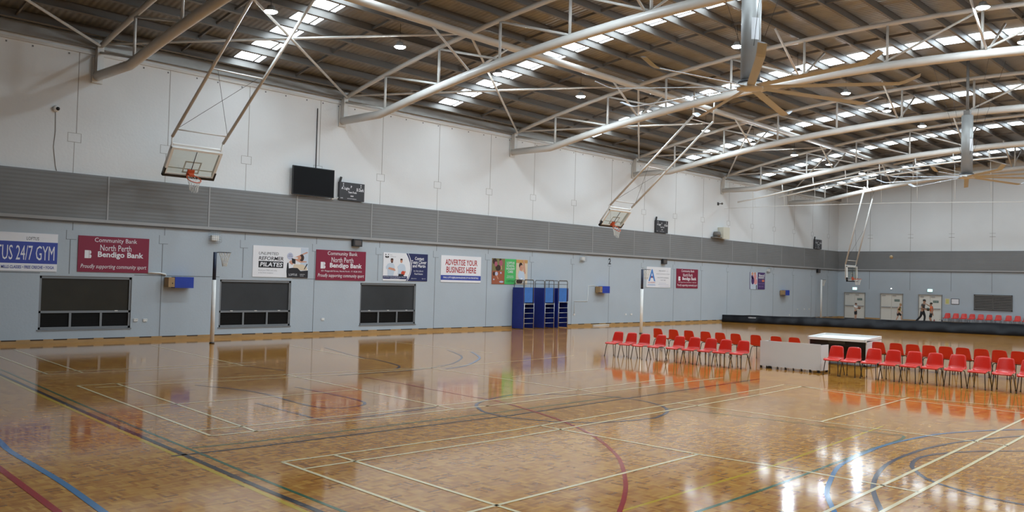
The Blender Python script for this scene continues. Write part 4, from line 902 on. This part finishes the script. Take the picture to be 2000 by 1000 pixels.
def person(loc, rz, h, pose, skin, shirt, bottom, shoes, hair, label, long_pants=False, sleeves=True, long_hair=False):
    """faces +x; pose gives joint positions as fractions of the height h"""
    t = thing('person', (loc[0], loc[1], 0), label, 'person', None, rz)
    J_ = {k: Vector(v)*h for k, v in pose.items()}
    pel = J_['pelvis']; che = J_['chest']; nek = J_['neck']; hed = J_['head']
    V = {'pelvis': (pel, .075*h)}; E = []
    V['waist'] = (pel.lerp(che, .45), (.066*h, .058*h)); V['chest'] = (che, (.082*h, .066*h)); V['neck'] = (nek, .030*h); V['jaw'] = (nek.lerp(hed, .55)+Vector((.012*h, 0, 0)), .042*h); V['head'] = (hed, .054*h); V['crown'] = (hed+(hed-nek).normalized()*.042*h, .040*h)
    E += [('pelvis', 'waist'), ('waist', 'chest'), ('chest', 'neck'), ('neck', 'jaw'), ('jaw', 'head'), ('head', 'crown')]
    for s_ in 'lr':
        sh, el, wr = J_['sh_'+s_], J_['el_'+s_], J_['wr_'+s_]; hp, kn, an, to = J_['hip_'+s_], J_['kn_'+s_], J_['an_'+s_], J_['toe_'+s_]
        V['sh_'+s_] = (sh, .034*h); V['ua_'+s_] = (sh.lerp(el, .5), .029*h); V['el_'+s_] = (el, .024*h); V['fa_'+s_] = (el.lerp(wr, .35), .024*h); V['wr_'+s_] = (wr, .015*h)
        d = (wr-el).normalized(); pm = wr+d*.045*h; V['pm_'+s_] = (pm, (.021*h, .012*h)); side = d.cross(Vector((0, 1, 0)) if abs(d.y) < .8 else Vector((1, 0, 0))).normalized()
        E += [('chest', 'sh_'+s_), ('sh_'+s_, 'ua_'+s_), ('ua_'+s_, 'el_'+s_), ('el_'+s_, 'fa_'+s_), ('fa_'+s_, 'wr_'+s_), ('wr_'+s_, 'pm_'+s_)]
        for q, (off, ln) in enumerate(((-.016, .040), (-.006, .048), (.005, .045), (.015, .036))):
            a = 'f%d_%s' % (q, s_); V[a] = (pm+side*off*h+d*.022*h, .0055*h); V[a+'t'] = (pm+side*off*1.1*h+d*(ln+.015)*h+Vector((.006*h, 0, -.004*h)), .0042*h); E += [('pm_'+s_, a), (a, a+'t')]
        V['th_'+s_] = (wr+d*.022*h-side*.026*h, .0065*h); V['tht_'+s_] = (wr+d*.050*h-side*.038*h, .005*h); E += [('wr_'+s_, 'th_'+s_), ('th_'+s_, 'tht_'+s_)]
        V['hip_'+s_] = (hp, .055*h); V['tg_'+s_] = (hp.lerp(kn, .5), .046*h); V['kn_'+s_] = (kn, .033*h); V['cf_'+s_] = (kn.lerp(an, .3), .034*h); V['an_'+s_] = (an, .020*h); V['toe_'+s_] = (to, (.022*h, .014*h))
        E += [('pelvis', 'hip_'+s_), ('hip_'+s_, 'tg_'+s_), ('tg_'+s_, 'kn_'+s_), ('kn_'+s_, 'cf_'+s_), ('cf_'+s_, 'an_'+s_), ('an_'+s_, 'toe_'+s_)]
    skin_obj('body', (V, E), skin, t)
    # shirt, shorts or trousers, shoes follow the body
    g = 1.16; V2 = {'belly': (pel+Vector((0, 0, .02*h)), .083*h), 'mid': (pel.lerp(che, .5), (.078*h, .070*h)), 'chest': (che, (.095*h, .078*h)), 'coll': (che.lerp(nek, .55), .052*h)}; E2 = [('belly', 'mid'), ('mid', 'chest'), ('chest', 'coll')]
    for s_ in 'lr':
        sh, el = J_['sh_'+s_], J_['el_'+s_]; V2['s'+s_] = (sh, .043*h); E2.append(('chest', 's'+s_))
        if sleeves: V2['u'+s_] = (sh.lerp(el, .62), .038*h); E2.append(('s'+s_, 'u'+s_))
    skin_obj('shirt', (V2, E2), shirt, t)
    V3 = {'top': (pel+Vector((0, 0, .045*h)), .082*h), 'pel': (pel, .086*h)}; E3 = [('top', 'pel')]
    for s_ in 'lr':
        hp, kn, an = J_['hip_'+s_], J_['kn_'+s_], J_['an_'+s_]; V3['h'+s_] = (hp, .064*h); V3['t'+s_] = (hp.lerp(kn, .55), .056*h); V3['k'+s_] = (hp.lerp(kn, .95), .050*h if not long_pants else .042*h); E3 += [('pel', 'h'+s_), ('h'+s_, 't'+s_), ('t'+s_, 'k'+s_)]
        if long_pants: V3['c'+s_] = (kn.lerp(an, .4), .040*h); V3['a'+s_] = (kn.lerp(an, .95), .032*h); E3 += [('k'+s_, 'c'+s_), ('c'+s_, 'a'+s_)]
    skin_obj('trousers' if long_pants else 'shorts', (V3, E3), bottom, t)
    for s_ in 'lr':
        an, to = J_['an_'+s_], J_['toe_'+s_]; heel = an+(an-to).normalized()*.018*h; heel.z = max(.016*h, heel.z-.02*h)
        skin_obj('shoe', ({'a': (an+Vector((0, 0, -.006*h)), .025*h), 'h': (heel, .022*h), 'm': (an.lerp(to, .6), .023*h), 't': (to, (.024*h, .016*h))}, [('a', 'h'), ('a', 'm'), ('m', 't')]), shoes, t)
    up = (hed-nek).normalized(); fwd = Vector((1, 0, 0)); fwd = (fwd-up*fwd.dot(up)).normalized(); sd = up.cross(fwd)
    R = Matrix((fwd, sd, up)).transposed().to_4x4()
    m = MB(); m.sphere(hed+up*.026*h-fwd*.012*h, .060*h, 14, (1.0, .93, .90), R)
    if long_hair: m.sphere(hed-fwd*.055*h-up*.035*h, .036*h, 12, (.8, 1, 1.5), R)
    m.build('hair', hair, t)
    m = MB()
    for s_ in (-1, 1): m.sphere(hed+fwd*.050*h+sd*.019*s_*h+up*.001*h, .0075*h, 8)
    m.build('eyes', M_black, t)
    m = MB(); m.sphere(hed+fwd*.060*h-up*.014*h, .010*h, 8, (1, .8, 1.4), R)
    for s_ in (-1, 1): m.sphere(hed+sd*.054*s_*h-up*.006*h, .013*h, 8, (.6, .4, 1.2), R)
    m.build('nose_and_ears', skin, t)
    m = MB(); m.sphere(hed+fwd*.051*h-up*.034*h, .012*h, 8, (.5, 1.3, .35), R); m.build('mouth', mat('lips', (.36, .12, .10), .5), t)
    return t
def base_pose():
    return {'pelvis': (0, 0, .53), 'chest': (.005, 0, .73), 'neck': (.0, 0, .835), 'head': (.018, 0, .925),
            'sh_l': (0, .108, .80), 'sh_r': (0, -.108, .80), 'el_l': (-.01, .135, .63), 'el_r': (-.01, -.135, .63), 'wr_l': (.05, .135, .49), 'wr_r': (.05, -.135, .49),
            'hip_l': (0, .052, .515), 'hip_r': (0, -.052, .515), 'kn_l': (.01, .056, .285), 'kn_r': (.01, -.056, .285), 'an_l': (0, .058, .045), 'an_r': (0, -.058, .045), 'toe_l': (.09, .062, .018), 'toe_r': (.09, -.062, .018)}
def pose(**k): d = base_pose(); d.update(k); return d
H_dark = mat('hair_dark', (.02, .014, .01), .6); H_blond = mat('hair_blond', (.42, .27, .13), .6); H_brown = mat('hair_brown', (.12, .06, .03), .6)
K_grey = mat('shirt_charcoal', (.07, .065, .065), .8); K_blk = mat('trousers_black', (.016, .018, .022), .8); K_white = mat('shirt_white', (.72, .70, .68), .8); K_org = mat('jersey_orange', (.62, .12, .04), .7); K_yel = mat('singlet_black_yellow', (.10, .08, .03), .7); K_shoe = mat('shoe_white', (.78, .76, .74), .6)
# all face about -y (to the right in the photo)
p1 = person((67.83, 26.85), -PI/2-.15, 1.33, pose(el_l=(.06, .12, .66), wr_l=(.15, .04, .70), el_r=(.06, -.12, .66), wr_r=(.15, -.04, .70), head=(.022, 0, .92)), SK1, K_white, K_blk, K_shoe, H_brown, 'child in white shirt and dark shorts standing before the leftmost far doors')
p2 = person((69.0, 24.05), -PI/2, 1.47, pose(pelvis=(0, 0, .50), chest=(.05, 0, .69), neck=(.075, 0, .79), head=(.11, 0, .875), sh_l=(.05, .105, .76), sh_r=(.05, -.105, .76), el_l=(.03, .14, .60), wr_l=(.13, .12, .50), el_r=(.0, -.14, .60), wr_r=(.10, -.10, .49), hip_l=(0, .055, .485), hip_r=(0, -.055, .485), kn_l=(.13, .07, .29), an_l=(.14, .07, .05), toe_l=(.23, .075, .018), kn_r=(.0, -.06, .27), an_r=(-.10, -.06, .055), toe_r=(-.015, -.06, .018)), SK1, K_yel, K_blk, K_shoe, H_blond, 'child in black and yellow singlet and long black shorts, before the middle far doors', sleeves=False)
p3 = person((67.5, 21.80), -PI/2, 1.80, pose(pelvis=(-.01, 0, .52), chest=(.02, 0, .72), neck=(.035, 0, .825), head=(.062, 0, .91), sh_l=(.02, .11, .79), sh_r=(.02, -.11, .79), el_l=(.01, .15, .63), wr_l=(.12, .09, .58), el_r=(.0, -.15, .63), wr_r=(.12, -.07, .585), hip_l=(-.01, .055, .505), hip_r=(-.01, -.055, .505), kn_l=(.07, .06, .285), an_l=(.03, .06, .045), toe_l=(.115, .06, .018), kn_r=(-.06, -.06, .28), an_r=(-.25, -.06, .085), toe_r=(-.185, -.06, .02)), SK2, K_grey, K_blk, K_shoe, H_dark, 'man in dark shirt and black trousers walking with a ball at the far court', long_pants=True)
p4 = person((66.4, 20.85), PI/2+.1, 1.58, pose(chest=(.0, 0, .73), head=(.02, .0, .92), el_r=(.12, -.11, .84), wr_r=(.25, -.07, .93), el_l=(-.05, .16, .64), wr_l=(-.09, .17, .50), kn_l=(.02, .056, .285), an_l=(-.03, .058, .045), toe_l=(.06, .06, .018), kn_r=(.09, -.056, .30), an_r=(.02, -.058, .10), toe_r=(.10, -.06, .06)), SK2, K_org, K_blk, K_shoe, H_dark, 'child in orange jersey reaching an arm up towards the man')
m = MB(); F = Matrix.Translation((0, 0, 0))
FJ = Matrix.Translation((-.155, .10, .92)) @ Matrix(((0, 0, -1, 0), (-1, 0, 0, 0), (0, 1, 0, 0), (0, 0, 0, 1)))
text_into(m, '5', 0, .17, 0, .22, FJ, 0, bold=.03); m.build('jersey_number', P_white, p4)
for y0, y1 in ((.95, 1.02), (.80, .86)):
    m = MB(); m.lathe([(.128, y0), (.132, (y0+y1)/2), (.126, y1)], (.06, 0, 0), 18); m.build('yellow_stripe', mat('stripe_yellow', (.60, .42, .05), .7), p2)
def ball(loc, r, m_, label):
    o = MB(); o.sphere((0, 0, 0), r, 18); 
    for f in o.bm.faces: f.material_index = 0
    o.mi = 1
    for ax in range(3):
        pts = [[(0, math.cos(2*PI*k/24), math.sin(2*PI*k/24)), (math.cos(2*PI*k/24), 0, math.sin(2*PI*k/24)), (math.cos(2*PI*k/24), math.sin(2*PI*k/24), 0)][ax] for k in range(24)]
        o.tube([Vector(p)*r for p in pts], .004, 4, closed=True)
    b = o.build('basketball', [m_, M_black]); b.location = loc; return tag(b, label, 'ball', 'basketballs')
ball((67.53, 21.44, 1.05), .115, mat('ball_dark_green', (.05, .06, .04), .5), 'dark ball held at waist height by the man')
ball((67.79, 26.55, .95), .10, mat('ball_brown', (.25, .13, .08), .5), 'brown ball held by the child in the white shirt')
ball((62, 22.13, 4.66), .12, mat('ball_tan', (.42, .30, .16), .5), 'tan ball in mid air, right of the lowered hoop')
for x, y, c_, lb in ((69.9, 21.75, (.35, .05, .06), 'red drink bottle on the floor before the rightmost far doors'), (70.0, 21.38, (.7, .7, .68), 'white drink bottle on the floor at the door edge'), (69.9, 21.2, (.04, .03, .05), 'dark drink bottle on the floor beside the end chair')):
    t = thing('drink_bottle', (x, y, 0), lb, 'bottle', 'drink bottles by the far doors')
    m = MB(); m.lathe([(0, 0), (.045, 0), (.045, .20), (.03, .24), (.0, .24)], n=14); m.build('bottle_body', mat('bottle_%d' % int(x*10+y*100), c_, .4), t)
    m = MB(); m.lathe([(0, .24), (.02, .24), (.02, .29), (0, .29)], n=10); m.build('cap', M_black, t)
